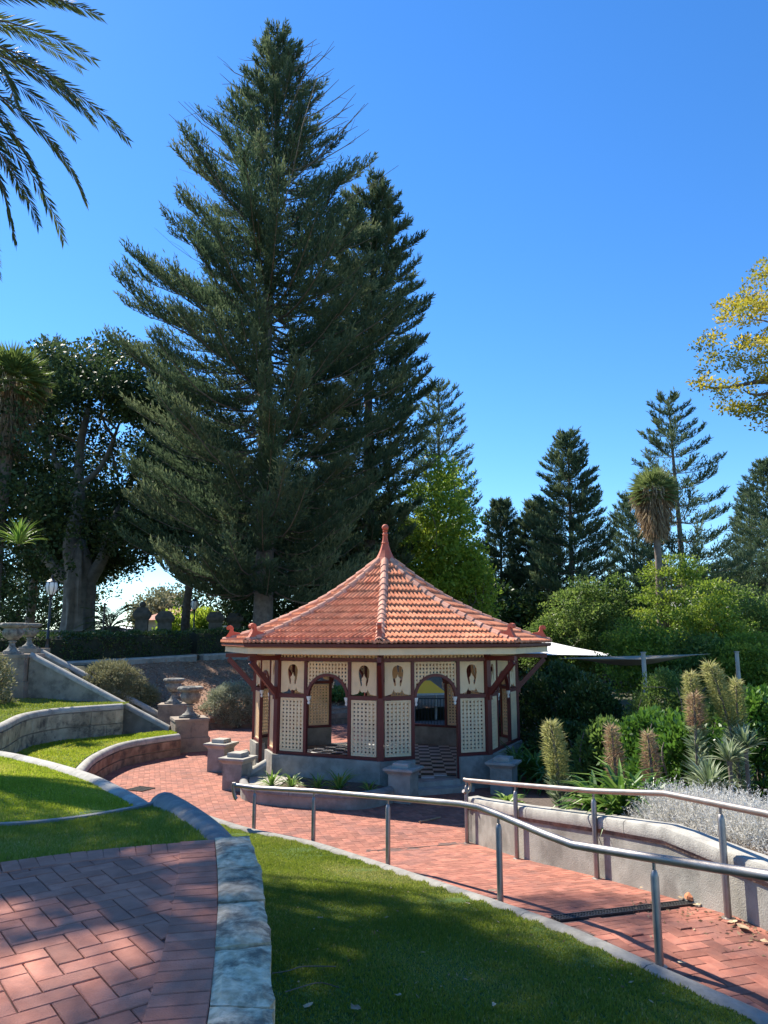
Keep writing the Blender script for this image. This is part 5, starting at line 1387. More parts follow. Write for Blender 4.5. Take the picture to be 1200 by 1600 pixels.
# shade sails, posts and the play area behind the gazebo
def sail(label, pts, sag, mt, th=0.012):
    t = thing('shade_sail', label, 'shade sail', pts[0]); o = Vector(pts[0]); P = [Vector(p) - o for p in pts]; n = 12; vs = []; fs = []
    cen = sum(P, Vector()) / len(P)
    if len(P) == 3: P = P + [P[2]]
    for i in range(n + 1):
        for j in range(n + 1):
            u, v = i / n, j / n
            p = P[0] * (1 - u) * (1 - v) + P[1] * u * (1 - v) + P[2] * u * v + P[3] * (1 - u) * v
            e = 0.22 * min(1, 4 * min(0.5 - abs(u - 0.5), 1)) * 0
            p = p.lerp(cen, 0.12 * (math.sin(math.pi * u) * (1 - math.sin(math.pi * v)) + math.sin(math.pi * v) * (1 - math.sin(math.pi * u))))
            p.z -= sag * math.sin(math.pi * u) * math.sin(math.pi * v); vs.append(tuple(p))
    for i in range(n):
        for j in range(n): a = i * (n + 1) + j; fs.append((a, a + 1, a + n + 2, a + n + 1))
    mb = MB(); mb.add(vs, fs); ob = mb.build('cloth', mt, t, smooth=True)
    md = ob.modifiers.new('thickness', 'SOLIDIFY'); md.thickness = th
    return t
sail('white shade sail stretched behind the right eave of the gazebo', [at(806, 1024, 43), at(975, 1026, 43.5), at(842, 999, 47), at(790, 1002, 46)], 0.2, M['sail'])
sail('thin tan shade sail seen edge on between the two timber posts', [at(872, 1029, 26), at(1003, 1031, 24.5), at(1110, 1022, 29), at(960, 1026, 31)], 0.30, M['sail_tan'])
for (px_, y1, y0, Y_, lb) in ((1005, 1020, 1112, 24.3, 'pale round timber post holding the tan shade sail, nearer the gazebo'), (1151, 1019, 1085, 27, 'pale round timber post at the far right, behind the tall echium spikes')):
    p = at(px_, y1, Y_); t = thing('timber_post', lb, 'post', (p.x, p.y, 0)); mb = MB(); mb.tube([(0, 0, -0.2), (0, 0, p.z)], 0.07, 12); mb.build('shaft', M['wood'], t, smooth=True)
    mb = MB(); mb.tube([(0, 0, p.z + 0.001), (0, 0, p.z + 0.03)], 0.095, 12); mb.build('cap', M['cap'], t)
# yellow roofed play tower seen through the right arch
p = at(664, 1078, 33); t = thing('play_tower', 'play tower with a yellow pitched roof, seen through the right arch', 'play tower', (p.x, 33, 0), 0.3)
mb = MB(); hz_ = p.z; mb.add([(-0.8, -0.7, hz_ - 0.15), (0.8, -0.7, hz_ - 0.15), (0.8, 0.7, hz_ - 0.15), (-0.8, 0.7, hz_ - 0.15), (-0.25, 0, hz_ + 0.4), (0.25, 0, hz_ + 0.4)], [(0, 1, 5, 4), (2, 3, 4, 5), (1, 2, 5), (3, 0, 4), (3, 2, 1, 0)]); mb.build('roof', M['yellow'], t)
for x in (-0.75, 0.75):
    for y in (-0.65, 0.65): mb = MB(); mb.tube([(x, y, -0.1), (x, y, hz_ - 0.14)], 0.05, 8); mb.build('leg', M['wood'], t)
mb = MB(); mb.box((0, 0, 1.1), (1.6, 1.4, 0.08)); mb.build('deck', M['wood'], t); mb = MB(); mb.bar((0.75, -0.6, 1.1), (2.3, -0.6, 0.1), 0.5, 0.05); mb.build('slide', M['bluepaint'], t)
t = thing('play_fence', 'black pool style fence behind the gazebo, seen through the right arch', 'fence', (0.5, 29.5, 0))
for z in (0.15, 1.15): mb = MB(); mb.box((2.4, 0, z), (5.6, 0.04, 0.04)); mb.build('rail', M['black'], t)
mbk = MB(); mbk.box((0, 0, 0.65), (0.02, 0.02, 1.02)); mk = mbk.mesh('paling', M['black'])
for i in range(46): inst('paling', mk, t, (-0.35 + i * 0.12, 0, 0))

# ================================================================== PLANTING
def rosette(name, label, c, n, ln, w, mt, seed, cat='plant', up=0.5, parent=None, drop=0.35, seg=4):
    """sword or strap leaves arching out of one crown"""
    rng = np.random.default_rng(seed); vs = []; fs = []; ti = []
    for i in range(n):
        a = i * 2.39996 + rng.normal() * 0.2; el = (0.05 + up * rng.random() ** 0.8) * math.pi / 2 + 0.12; L_ = ln * (0.7 + 0.45 * rng.random()); tt = rng.random()
        h = np.array([math.cos(a), math.sin(a), 0]); s = np.array([-math.sin(a), math.cos(a), 0]); q = len(vs)
        for j in range(seg + 1):
            f = j / seg; r = L_ * f; e = el - drop * f * f
            p = h * (0.03 + r * math.cos(e)) + np.array([0, 0, r * math.sin(e)]); wd = w * (0.55 + 0.9 * f if f < 0.5 else 2.0 * (1 - f)) * 0.5 + 0.001
            vs += [tuple(p - s * wd + np.array([0, 0, wd * 0.5])), tuple(p), tuple(p + s * wd + np.array([0, 0, wd * 0.5]))]; ti += [tt + 0.15 * f] * 3
        for j in range(seg): fs += [(q + 3 * j, q + 3 * j + 1, q + 3 * j + 4, q + 3 * j + 3), (q + 3 * j + 1, q + 3 * j + 2, q + 3 * j + 5, q + 3 * j + 4)]
    me = bpy.data.meshes.new(name); me.from_pydata(vs, [], fs); at_ = me.attributes.new('tint', 'FLOAT', 'POINT'); at_.data.foreach_set('value', np.clip(ti, 0, 1).astype(np.float32)); me.materials.append(mt)
    if parent is not None: return inst('leaves', me, parent, c)
    t = thing(name, label, cat, c); inst('leaves', me, t)
    mb = MB(); mb.lathe([(0.04, -0.05), (0.05, 0.02), (0.03, 0.07)], n=8); mb.build('crown_base', M['bark'], t); return t
p = at(18, 985, 24.9); rosette('yucca', 'spiky yellow green yucca growing in the big urn', Vector((p.x, p.y, z1 + 0.95)), 90, 0.95, 0.055, L['yucca'], 1, up=0.95, drop=0.25)
rosette('spider_plant', 'small leafy plant in the half hidden second urn', at(45, 996, 28.9), 26, 0.6, 0.07, L['yucca'], 2, up=0.7)
for i, (px_, py_, n_, l_, lb) in enumerate(((424, 1228, 26, 0.42, 'bright strappy tuft at the left end of the gazebo flower bed'), (455, 1230, 22, 0.42, 'second bright tuft from the left on the pale gravel'), (497, 1232, 24, 0.36, 'dark tuft in the shaded bed below the left arch'), (530, 1234, 34, 0.5, 'largest dark strappy tuft below the middle of the plinth'), (577, 1236, 16, 0.28, 'tiny tuft near the pier in the gazebo bed'))):
    p = atz(px_, py_, 0.26); rosette('strap_plant', lb, p, n_, l_, 0.045, L['yucca'], 10 + i, up=0.8)
p = atz(792, 1252, 0.72); p = at(792, 1250, 13.3); rosette('strap_plant', 'small bright plant at the far end of the ramp planter', Vector((p.x, p.y, 0.66)), 30, 0.34, 0.07, L['yucca'], 21, up=0.55)
for i, (px_, Y_, l_, lb) in enumerate(((930, 10.9, 0.62, 'left clump of broad bright strap leaves behind the planter coping'), (972, 10.3, 0.78, 'largest clump of broad strap leaves in the ramp planter'), (1012, 10.2, 0.66, 'right clump of strap leaves touching the silver bush'))):
    p = at(px_, 1255, Y_); rosette('agapanthus', lb, Vector((p.x, p.y, float(np.interp(Y_, [8.6, 13.4], [1.36, 0.72])))), 70, l_, 0.085, L['strap'], 30 + i, up=0.85, drop=0.6)
for i, (px_, py_, Y_, l_, lb) in enumerate(((838, 1205, 18.3, 1.1, 'big dark strap leaved clump beside the right pier'), (806, 1188, 19.4, 1.0, 'dark strap leaved clump against the gazebo right side'), (868, 1225, 17.6, 0.8, 'low dark strap leaved clump at the edge of the shaded path'))):
    p = at(px_, py_, Y_); rosette('clivia', lb, Vector((p.x, p.y, 0.12)), 90, l_, 0.07, L['strap'], 40 + i, up=0.9, drop=0.8)
# planter soil behind the ramp wall
pp = [(p.x + 0.05, p.y + 0.03) for p in rs and [q + o0 for q in rs]] if False else [(p.x, p.y) for p in [Vector(q) for q in rw]]
soil_poly = pp + [(9, 5), (10, 9), (8, 12.5), (4.5, 13.9), (1.7, 13.75)]
sheet('planter_soil', soil_poly, lambda x, y: float(np.interp(y, [7.6, 8.7, 13.4], [1.34, 1.33, 0.66])), 0.6, M['soil'], jit=0.01)

# tall echium spikes
def echium(label, c, H, spike, rad, mt, seed, lean=(0, 0), leafn=220):
    rng = np.random.default_rng(seed); t = thing('echium', label, 'echium plant', c, 0, 'tall echium flower spikes in the right garden')
    def ax(z): f = (z / H) ** 2; return np.array([lean[0] * f, lean[1] * f, z])
    mb = MB(); mb.tube([Vector(ax(H * i / 8)) for i in range(9)], [0.035 - 0.022 * i / 8 for i in range(9)], 7); mb.build('stalk', M['bark'], t)
    n = int(2000 * spike * rad / 0.16); z = H - spike + spike * rng.random(n); a = rng.random(n) * 6.28; f = (z - (H - spike)) / spike
    prof = np.clip(np.sin(np.clip(f * 0.93 + 0.07, 0, 1) * math.pi) ** 0.38, 0.1, 1) * (1 + 0.16 * np.sin(z * 17 + a * 2))
    P = np.array([ax(q) for q in z]); r = rad * prof * (0.35 + 0.6 * rng.random(n))
    d = np.stack([np.cos(a), np.sin(a), 0.45 + 0.3 * rng.normal(size=n)], 1)
    P = P + d * np.array([1, 1, 0.2]) * r[:, None]
    leaves('flower_spike', P, d + rng.normal(size=d.shape) * 0.35, 0.08 + 0.09 * rng.random(n) ** 2, 0.015, rng.random(n) * 0.6 + 0.4 * f, mt, t, seed)
    m = leafn; z = (H - spike) * (0.08 + 0.95 * rng.random(m)); a = rng.random(m) * 6.28; P = np.array([ax(q) for q in z]); d = np.stack([np.cos(a), np.sin(a), 0.35 + 0.5 * rng.random(m)], 1)
    leaves('stem_leaves', P, d, 0.24 * (0.6 + 0.7 * rng.random(m)), 0.035, rng.random(m), L['echleaf'], t, seed + 1)
    return t
def ech_at(label, px_, ytop, Y_, zb, spike_px, rad, mt, seed, leanpx=0, leafn=220):
    p = at(px_, ytop, Y_); H = p.z - zb; sp = spike_px / 1155.6 * Y_
    echium(label, (p.x - leanpx / 1155.6 * Y_, p.y, zb), H, sp, rad, mt, seed, (leanpx / 1155.6 * Y_, 0), leafn)
ech_at('pale yellow echium spike standing alone left of the strap leaves', 860, 1130, 12.2, 0.8, 82, 0.15, L['floret_g'], 51, -10, 160)
ech_at('slim brown spent echium spike above the strap leaves, left of two', 955, 1136, 11.6, 0.9, 100, 0.085, L['floret'], 52, -4, 60)
ech_at('slim brown spent echium spike above the strap leaves, right of two', 1012, 1146, 11.4, 0.9, 84, 0.085, L['floret'], 53, -4, 60)
ech_at('shorter bushy green echium plume left of the two tallest', 1078, 1053, 12.6, 0.9, 88, 0.125, L['floret_g'], 54, -8, 260)
ech_at('tallest leaning echium plume with golden green flowers', 1108, 1038, 12.4, 0.9, 86, 0.135, L['floret_g'], 55, -34, 260)
ech_at('echium plume just right of the tallest, in front of the timber post', 1150, 1064, 12.5, 0.9, 66, 0.10, L['floret_g'], 56, 4, 240)
ech_at('dark brown spent echium plume tucked below the bushy green one', 1084, 1085, 12.3, 0.9, 50, 0.085, L['floret'], 57, 2, 160)
for i, (px_, py_, Y_, l_, lb) in enumerate(((1108, 1232, 10.6, 0.42, 'pale rosette of lance leaves at the foot of the echiums'), (1140, 1190, 11.6, 0.36, 'grey green rosette halfway up the echium clump'), (1165, 1170, 12.0, 0.36, 'upper grey green rosette at the right of the echium clump'))):
    p = at(px_, py_, Y_); rosette('echium_rosette', lb, p, 90, l_, 0.045, L['echleaf'], 60 + i, up=0.95, drop=0.2)
    mb = MB(); mb.tube([(0, 0, 1.0 - p.z), (0, 0, 0)], 0.03, 6); mb.build('stem', M['bark'], COL.objects[-1] if False else bpy.data.objects[[o.name for o in bpy.data.objects if o.get('label') == lb][0]])

# silver bush spilling over the planter, twiggy
def silver(label, c, radii, n, seed):
    rng = np.random.default_rng(seed); t = thing('silver_bush', label, 'shrub', c)
    u = unit(rng.normal(size=(n, 3))); u[:, 2] = np.abs(u[:, 2]); B = u * np.array(radii) * (0.55 + 0.3 * rng.random((n, 1)))
    D = unit(u * np.array([1, 1, 0.8]) + np.array([0, 0, 0.8]) + rng.normal(size=(n, 3)) * 0.25); k = 9; idx = np.repeat(np.arange(n), k); s = np.tile(np.linspace(0, 1, k), n)
    ln = 0.20 + 0.16 * rng.random(n); P = B[idx] + D[idx] * (ln[idx] * s)[:, None]
    dd = D[idx] * 0.6 + rng.normal(size=P.shape) * 0.55
    leaves('foliage', P, dd, 0.05, 0.008, rng.random(len(P)), L['silver'], t, seed)
    W = leaves('twigs', B, D, ln, 0.007, rng.random(n), L['silver'], t, seed + 1); return t
for i, (px_, Y_, r_, lb) in enumerate(((1062, 9.6, (0.55, 0.5, 0.52), 'left mound of silvery twiggy bush beside the strap leaves'), (1120, 9.2, (0.6, 0.55, 0.6), 'middle mound of silvery twiggy bush behind the coping'), (1175, 8.6, (0.6, 0.6, 0.66), 'right mound of silvery twiggy bush at the photo edge'), (1235, 8.2, (0.6, 0.6, 0.66), 'silvery mound running out at the right margin'))):
    p = at(px_, 1290, Y_); silver(lb, (p.x, p.y, 1.06), (r_[0], r_[1], r_[2] * 0.8), 1500, 70 + i)

# garden shrubs and hedges on the right
def shrub_px(name, label, px_, ytop, Y_, wpx, zb, ncl, per, ls, mt, seed, depth=None, clr=0.3, cat='shrub', wr=0.5):
    p = at(px_, ytop, Y_); rx = wpx / 1155.6 * Y_ / 2; H = (p.z - zb)
    return bush(name, label, cat, (p.x, p.y, zb), (rx, depth or rx * 0.9, H), ncl, per, ls, mt, seed, clr=clr, wratio=wr)
shrub_px('laurel_bush', 'glossy green bush behind the right hand strap leaves', 1060, 1115, 13.6, 150, 0.3, 150, 90, 0.11, L['laurel'], 81, clr=0.25)
shrub_px('laurel_bush', 'tall glossy green bush at the right margin behind the echiums', 1180, 1082, 14.2, 160, 0.3, 190, 90, 0.11, L['laurel'], 82, clr=0.25)
shrub_px('laurel_bush', 'glossy bush in the middle, between the brown spikes and the timber post', 1010, 1112, 15.5, 130, 0.3, 150, 90, 0.11, L['laurel'], 83, clr=0.25)
shrub_px('laurel_bush', 'low glossy bush at the path side, behind the left brown spike', 942, 1122, 16.5, 90, 0.2, 130, 90, 0.11, L['mid'], 84, clr=0.25)
shrub_px('dark_shrub', 'large dense dark green shrub right beside the gazebo', 862, 1040, 24, 190, 0, 240, 90, 0.12, L['hedge'], 85, clr=0.35)
shrub_px('dark_shrub', 'dark rounded shrub in front of the sail post', 925, 1062, 21.5, 120, 0, 200, 90, 0.11, L['hedge'], 86, clr=0.3)
shrub_px('dark_shrub', 'small leaved grey green shrub between the two sail posts', 1040, 1048, 20.5, 150, 0, 240, 80, 0.09, L['mid'], 87, clr=0.3)
shrub_px('dark_shrub', 'shrub with pale undersides right of the second sail post', 1150, 1075, 19.0, 160, 0, 200, 80, 0.09, L['mid'], 88, clr=0.3)
shrub_px('dark_shrub', 'deep green shrub low behind the lone yellow echium', 880, 1130, 20.0, 120, 0, 150, 80, 0.11, L['hedge'], 89, clr=0.3)
# sage shrubs on the left bank
shrub_px('sage_shrub', 'big olive grey shrub overhanging the stair walls', 172, 1034, 29.3, 122, 0.9, 230, 120, 0.10, L['greysage'], 91, depth=1.5, clr=0.28, wr=0.3)
shrub_px('sage_shrub', 'smaller dry looking grey shrub at the right foot of the olive one', 222, 1072, 30.3, 50, 1.0, 80, 90, 0.09, L['greysage'], 92, depth=0.8, clr=0.25, wr=0.3)
shrub_px('silver_sage', 'pale silver green shrub spilling over the low bank wall left of the gazebo', 366, 1068, 30.4, 96, 0.35, 190, 110, 0.10, L['sage'], 93, depth=1.0, clr=0.25, wr=0.3)
shrub_px('bright_bush', 'bright yellow green bush lit behind the gate piers', 275, 958, 60, 60, 2.5, 60, 60, 0.28, L['bright'], 94, clr=0.8)
shrub_px('bright_bush', 'bright green bush right of the second lamp post', 318, 957, 58, 42, 2.5, 60, 60, 0.28, L['bright'], 95, clr=0.8)
shrub_px('bright_bush', 'low bushes through the left arch behind the bank wall', 540, 1080, 33.4, 60, 1.0, 60, 70, 0.12, L['mid'], 96, clr=0.3)
p = at(10, 1040, 22); shrub_px('low_bush', 'pale green bush at the left margin in front of the tall pedestal', -18, 1012, 22.5, 70, 1.4, 70, 80, 0.09, L['greysage'], 97, clr=0.3)

# ================================================================== TREES
def px_tree(px_, ytop, Y_, zb):
    p = at(px_, ytop, Y_); return Vector((p.x, p.y, zb)), p.z - zb
def norfolk_p(name, label, base, H, table, seed, mt, **kw):
    """pine whose bough length follows a table of (height fraction, radius)"""
    tb = sorted(table); R_ = max(r for _, r in tb)
    global _TAB
    _TAB = ([a for a, _ in tb], [b / R_ for _, b in tb])
    return norfolk(name, label, base, H, R_, seed, mt, prof=None, **kw)
G1 = 'tall Norfolk pines of the park'
norfolk_p('norfolk_pine', 'huge dark Norfolk pine towering behind the gazebo, with bare twigs near its tip', Vector((-6.6, 40, 2.5)), 38.3,
          [(0, 5.0), (0.1, 6.3), (0.3, 7.5), (0.5, 7.9), (0.6, 6.9), (0.70, 5.3), (0.81, 3.2), (0.92, 1.7), (1, 0.3)], 101, L['pine'], whorl=0.70, nb=8, spray=1.5, bare=0.18, low=0.10, extra=34, dens=15, lsize=0.28, top_thin=0.1)
norfolk_p('norfolk_pine', 'second dark Norfolk pine merging with the right side of the huge one', Vector((-0.9, 46, 2.0)), 31.8,
          [(0, 2.0), (0.3, 3.4), (0.5, 4.5), (0.8, 3.7), (0.93, 2.2), (1, 0.8)], 102, L['pine'], whorl=0.85, nb=7, spray=1.4, low=0.08, dens=15, lsize=0.34)
b, h = px_tree(683, 592, 62, 0.5)
norfolk_p('norfolk_pine', 'thin open Norfolk pine above the bright green tree, right of the huge pine', b, h, [(0, 4.6), (0.3, 4.9), (0.7, 2.8), (0.9, 1.7), (1, 0.3)], 103, L['pine_far'], whorl=1.00, nb=7, spray=0.9, dens=11, lsize=0.34)
b, h = px_tree(782, 782, 62, 0.3)
norfolk_p('norfolk_pine', 'small dense Norfolk pine between the bright tree and the pointed one', b, h, [(0, 2.6), (0.4, 2.6), (0.8, 1.7), (1, 0.3)], 104, L['pine_far'], whorl=0.52, nb=7, dens=12, lsize=0.34, spray=1.3)
b, h = px_tree(884, 674, 55, 0.3)
norfolk_p('norfolk_pine', 'tall conical Norfolk pine standing alone against the sky, centre right', b, h, [(0, 3.8), (0.35, 3.9), (0.6, 2.9), (0.85, 1.7), (1, 0.3)], 105, L['pine_far'], whorl=0.64, nb=7, dens=14, lsize=0.32, spray=1.25)
b, h = px_tree(833, 785, 60, 0.3)
norfolk_p('norfolk_pine', 'shorter rounded Norfolk pine left of the conical one', b, h, [(0, 3.0), (0.4, 3.1), (0.8, 1.9), (1, 0.4)], 106, L['pine_far'], whorl=0.56, nb=7, dens=14, lsize=0.32, spray=1.3)
b, h = px_tree(1046, 620, 52, 0.3)
norfolk_p('norfolk_pine', 'irregular open Norfolk pine rising behind the fan palm', b, h, [(0, 4.6), (0.35, 4.6), (0.55, 3.5), (0.75, 2.7), (0.9, 1.6), (1, 0.4)], 107, L['pine_far'], whorl=1.05, nb=6, dens=12, lsize=0.32, spray=1.1)
b, h = px_tree(985, 775, 60, 0.3)
norfolk_p('norfolk_pine', 'low spreading Norfolk pine left of the fan palm', b, h, [(0, 3.6), (0.4, 3.4), (0.8, 1.9), (1, 0.4)], 108, L['pine_far'], whorl=0.68, nb=7, dens=12, lsize=0.32)
b, h = px_tree(1198, 722, 58, 0.3)
norfolk_p('norfolk_pine', 'Norfolk pine cut by the right edge of the photo', b, h, [(0, 4.2), (0.4, 3.9), (0.8, 2.2), (1, 0.4)], 109, L['pine_far'], whorl=0.68, nb=7, dens=12, lsize=0.32)
b, h = px_tree(1168, 768, 66, 0.3)
norfolk_p('norfolk_pine', 'small Norfolk pine just left of the one at the right edge', b, h, [(0, 3.2), (0.4, 3.0), (0.8, 1.7), (1, 0.4)], 110, L['pine_far'], whorl=0.68, nb=7, dens=11, lsize=0.32)
b, h = px_tree(84, 533, 58, 2.5)
norfolk_p('norfolk_pine', 'tip of a distant Norfolk pine peeping over the fig tree', b, h, [(0, 4), (0.5, 3.5), (0.9, 1.6), (1, 0.4)], 111, L['pine_far'], whorl=1.1, nb=5, dens=9, lsize=0.36, low=0.3)

def place_leafy(name, label, px_, ytop, Y_, wpx, zb, mt, seed, bottom=0.25, ncl=200, per=60, ls=0.16, flat=0.7, clr=0.7, tr=0.16, hollow=0.35, stems=1, **kw):
    b, h = px_tree(px_, ytop, Y_, zb); rx = wpx / 1155.6 * Y_ / 2
    cz = h * (1 + bottom) / 2; rzv = h * (1 - bottom) / 2
    return broadleaf(name, label, b, b + Vector((0, 0, cz)), (rx * 1.05, rx, rzv * 1.02), ncl, per, ls, mt, seed, tr, clr, flat=flat, hollow=hollow, stems=stems, **kw)
place_leafy('leafy_tree', 'bright yellow green tree standing behind the gazebo roof, right of the finial', 690, 703, 46.5, 128, 0.2, L['bright'], 121, bottom=0.1, ncl=230, per=85, ls=0.24, clr=0.78, hollow=0.2, forks=12)
place_leafy('leafy_tree', 'narrow bright crown low at the right of the bright green tree', 742, 850, 46, 52, 0.2, L['bright'], 122, bottom=0.2, ncl=80, per=60, ls=0.25, clr=0.7)
# the great fig on the left: own trunk
fg = at(124, 985, 54); fgb = Vector((fg.x, 54, 2.4))
rng = np.random.default_rng(140); t = thing('fig_tree', 'great fig tree with pale folded trunk and dark crown, left', 'tree', fgb)
u = unit(rng.normal(size=(1500, 3))); C = u * (0.55 + 0.45 * rng.random((1500, 1))) * np.array([6.6, 5.5, 6.4]) + np.array([0.3, 0, 9.6])
C = C[(C[:, 2] > 4.3) & ((C[:, 1] > 0.9) | (C[:, 2] > 11.0) | (np.abs(C[:, 0]) > 3.8))][:760]
P, D, Ls, ti = clusters_to_leaves(C, 0.78, 85, 0.23, rng, 0.6)
leaves('crown', P, D, Ls, Ls * 0.5, ti, L['fig'], t, 140)
mb = MB(); n = 40; vs = []
lv = [(-0.4, 1.25), (0.0, 1.05), (0.5, 0.82), (1.4, 0.70), (2.4, 0.66), (3.2, 0.70), (3.9, 0.60), (4.8, 0.42), (5.5, 0.16), (5.6, 0.01)]
for z, r in lv:
    for j in range(n):
        a = 2 * math.pi * j / n; f = 1 + 0.13 * math.cos(7 * a + 0.5 * z) + 0.06 * math.cos(13 * a - z) + (0.25 * max(0, 0.6 - z) * math.cos(5 * a))
        vs.append((r * f * math.cos(a) - 0.04 * z, r * f * math.sin(a), z))
fs = [(i * n + j, i * n + (j + 1) % n, (i + 1) * n + (j + 1) % n, (i + 1) * n + j) for i in range(len(lv) - 1) for j in range(n)]
mb.add(vs, fs); trunk = mb.build('trunk', M['figbark'], t, smooth=True); t.scale = (1.48, 1.48, 1.48)
mb = MB()
def lp_(*q): return [Vector(p) for p in catmull(q, 5)]
def taper(path, a, b): return [a + (b - a) * i / (len(path) - 1) for i in range(len(path))]
for q, a, b in ((((-0.2, 0, 3.2), (-0.7, 0, 5.2), (-0.5, 0.1, 7.5), (-0.7, 0.2, 10), (-0.3, 0.2, 13)), 0.5, 0.12), (((-0.1, 0.1, 2.9), (-1.6, 0.1, 4.3), (-2.7, 0.2, 5.6), (-3.3, 0.3, 8), (-4.3, 0.3, 10)), 0.36, 0.08),
                (((0.2, 0, 3.3), (0.9, 0, 4.6), (1.2, 0.1, 6.2), (1.9, 0.2, 8.2), (2.6, 0.3, 11)), 0.36, 0.08), (((-0.6, 0, 7.6), (-1.6, -0.2, 9.2), (-2.2, -0.3, 11.4)), 0.2, 0.06), (((-0.55, 0, 8.2), (0.5, 0.2, 9.4), (1.2, 0.3, 11.6)), 0.2, 0.06), (((1.0, 0, 5), (2.8, 0, 5.9), (4.6, 0, 6.6)), 0.2, 0.06)):
    pth = lp_(*q); mb.tube(pth, taper(pth, a, b), 10)
    for e in range(5):
        s_ = pth[len(pth) // 2 + e % (len(pth) // 2)]; c_i = C[rng.integers(len(C))]
        if (Vector(c_i) - s_).length < 5: limb(mb, s_, c_i, b * 1.3, 0.02, rng)
mb.build('limbs', M['figbark'], t, smooth=True)

def back_tree(label, px_, py_, Y_, rx, ry_, rz_, zb, seed, mt=None, ncl=420, per=48, ls=0.3, clr=1.0, minz=None):
    p = at(px_, py_, Y_)
    kp = None if minz is None else (lambda q: q.z > minz)
    broadleaf('broad_tree', label, (p.x, p.y, zb), p, (rx, ry_, rz_), ncl, per, ls, mt or L['fig'], seed, 0.35, clr, hollow=0.25, flat=0.65, keep=kp)
back_tree('dark spreading tree behind the gate piers, its crown arching over the path gap', 300, 830, 52, 7.5, 5, 6.5, 2.5, 151, minz=9.3, ncl=520)
back_tree('dark tree at the left margin behind the fan palm', -30, 790, 44, 6, 5, 8.5, 2.5, 152, minz=3.4, ncl=420)
back_tree('dark tree low at the left, closing the view beyond the balustrade', 50, 935, 70, 8, 5, 5.5, 2.5, 163, ncl=330)
back_tree('small dark tree right of the path gap beyond the piers', 372, 930, 66, 5, 4, 5.0, 2.5, 164, ncl=260)
back_tree('dark tree filling the gap behind the fig trunk', 120, 860, 58, 5.0, 4, 5.5, 2.5, 153, minz=8.0, ncl=340)
back_tree('dark tree in deep shade behind the pine trunk, left of the finial', 470, 880, 50, 5.5, 4, 6.5, 1.5, 154, ncl=460)
back_tree('dark tree in deep shade directly behind the gazebo finial', 585, 880, 52, 5.0, 4, 6.5, 0.5, 155, ncl=420)
back_tree('dark tree low behind the right slope of the gazebo roof', 760, 985, 56, 4.5, 3, 3.6, 0.3, 156, mt=L['hedge'], ncl=300)
back_tree('dark round tree behind the shade sails', 872, 985, 55, 3.0, 3, 3.2, 0.3, 157, mt=L['hedge'], ncl=300)
back_tree('dark tree far behind the feathery trees at the right', 1140, 955, 62, 6, 4, 3.6, 0.3, 158, mt=L['hedge'], ncl=380)
back_tree('dark tree far behind, between the fan palm and the conical pine', 960, 980, 60, 5, 4, 2.6, 0.3, 159, mt=L['hedge'], ncl=300)
# hazy pale trees beyond the path gap
place_leafy('distant_tree', 'pale hazy tree seen through the gap above the ball topped pier', 240, 925, 88, 60, 2.5, L['greysage'], 161, bottom=0.2, ncl=110, per=40, ls=0.4, clr=1.1)
place_leafy('distant_tree', 'second pale hazy tree in the gap, right of the first', 268, 915, 92, 50, 2.5, L['greysage'], 162, bottom=0.2, ncl=100, per=40, ls=0.4, clr=1.1)

# the mid green and feathery trees on the right
for i, (px_, yt, Y_, w, m_, fl, ls, lb) in enumerate((
        (905, 908, 49, 110, 'mid', 0.55, 0.18, 'mid green tree right of the white roof, above the shade sail'),
        (968, 900, 50, 100, 'mid', 0.55, 0.18, 'mid green tree below the low spreading pine'),
        (1052, 866, 42, 120, 'feather', 0.32, 0.15, 'feathery yellow green tree below the fan palm, highest of its kind'),
        (1112, 905, 36, 105, 'feather', 0.32, 0.15, 'feathery tree hiding the right end of the white house roof'),
        (1190, 915, 40, 120, 'mid', 0.5, 0.15, 'mid green tree at the right margin above the laurel'),
        (1000, 965, 35, 110, 'feather', 0.35, 0.14, 'low feathery tree in front of the white house, behind the first post'),
        (1160, 985, 33, 95, 'feather', 0.32, 0.13, 'low feathery tree behind the tall echium plumes'),
        (930, 950, 48.5, 95, 'mid', 0.5, 0.12, 'bushy green tree immediately above the tip of the white sail'),
        (850, 968, 50, 60, 'mid', 0.5, 0.15, 'low bush tree below the pale roof, tucked against the gazebo eave'),
        (1015, 915, 50, 90, 'mid', 0.5, 0.17, 'mid green tree directly under the skirt of the fan palm'),
        (1085, 990, 34, 90, 'mid', 0.5, 0.14, 'small leafy tree between the two timber posts'))):
    place_leafy('garden_tree', lb, px_, yt, Y_, w, 0.2, L[m_], 170 + i, bottom=0.12, ncl=170, per=85, ls=ls, flat=fl, clr=0.72, tr=0.12, hollow=0.3, stems=2, forks=9)
# yellow flowering tree, its boughs reaching in from the right edge
b = at(1300, 985, 21); cc = at(1272, 548, 21)
broadleaf('yellow_tree', 'airy tree with yellowing leaves reaching in high at the right edge', (b.x + 1.5, 21, 0.3), cc, (3.6, 3.0, 2.8), 300, 85, 0.11, L['yellow'], 190, 0.24, 0.42, flat=0.35, hollow=0.35, forks=22, wratio=0.5)

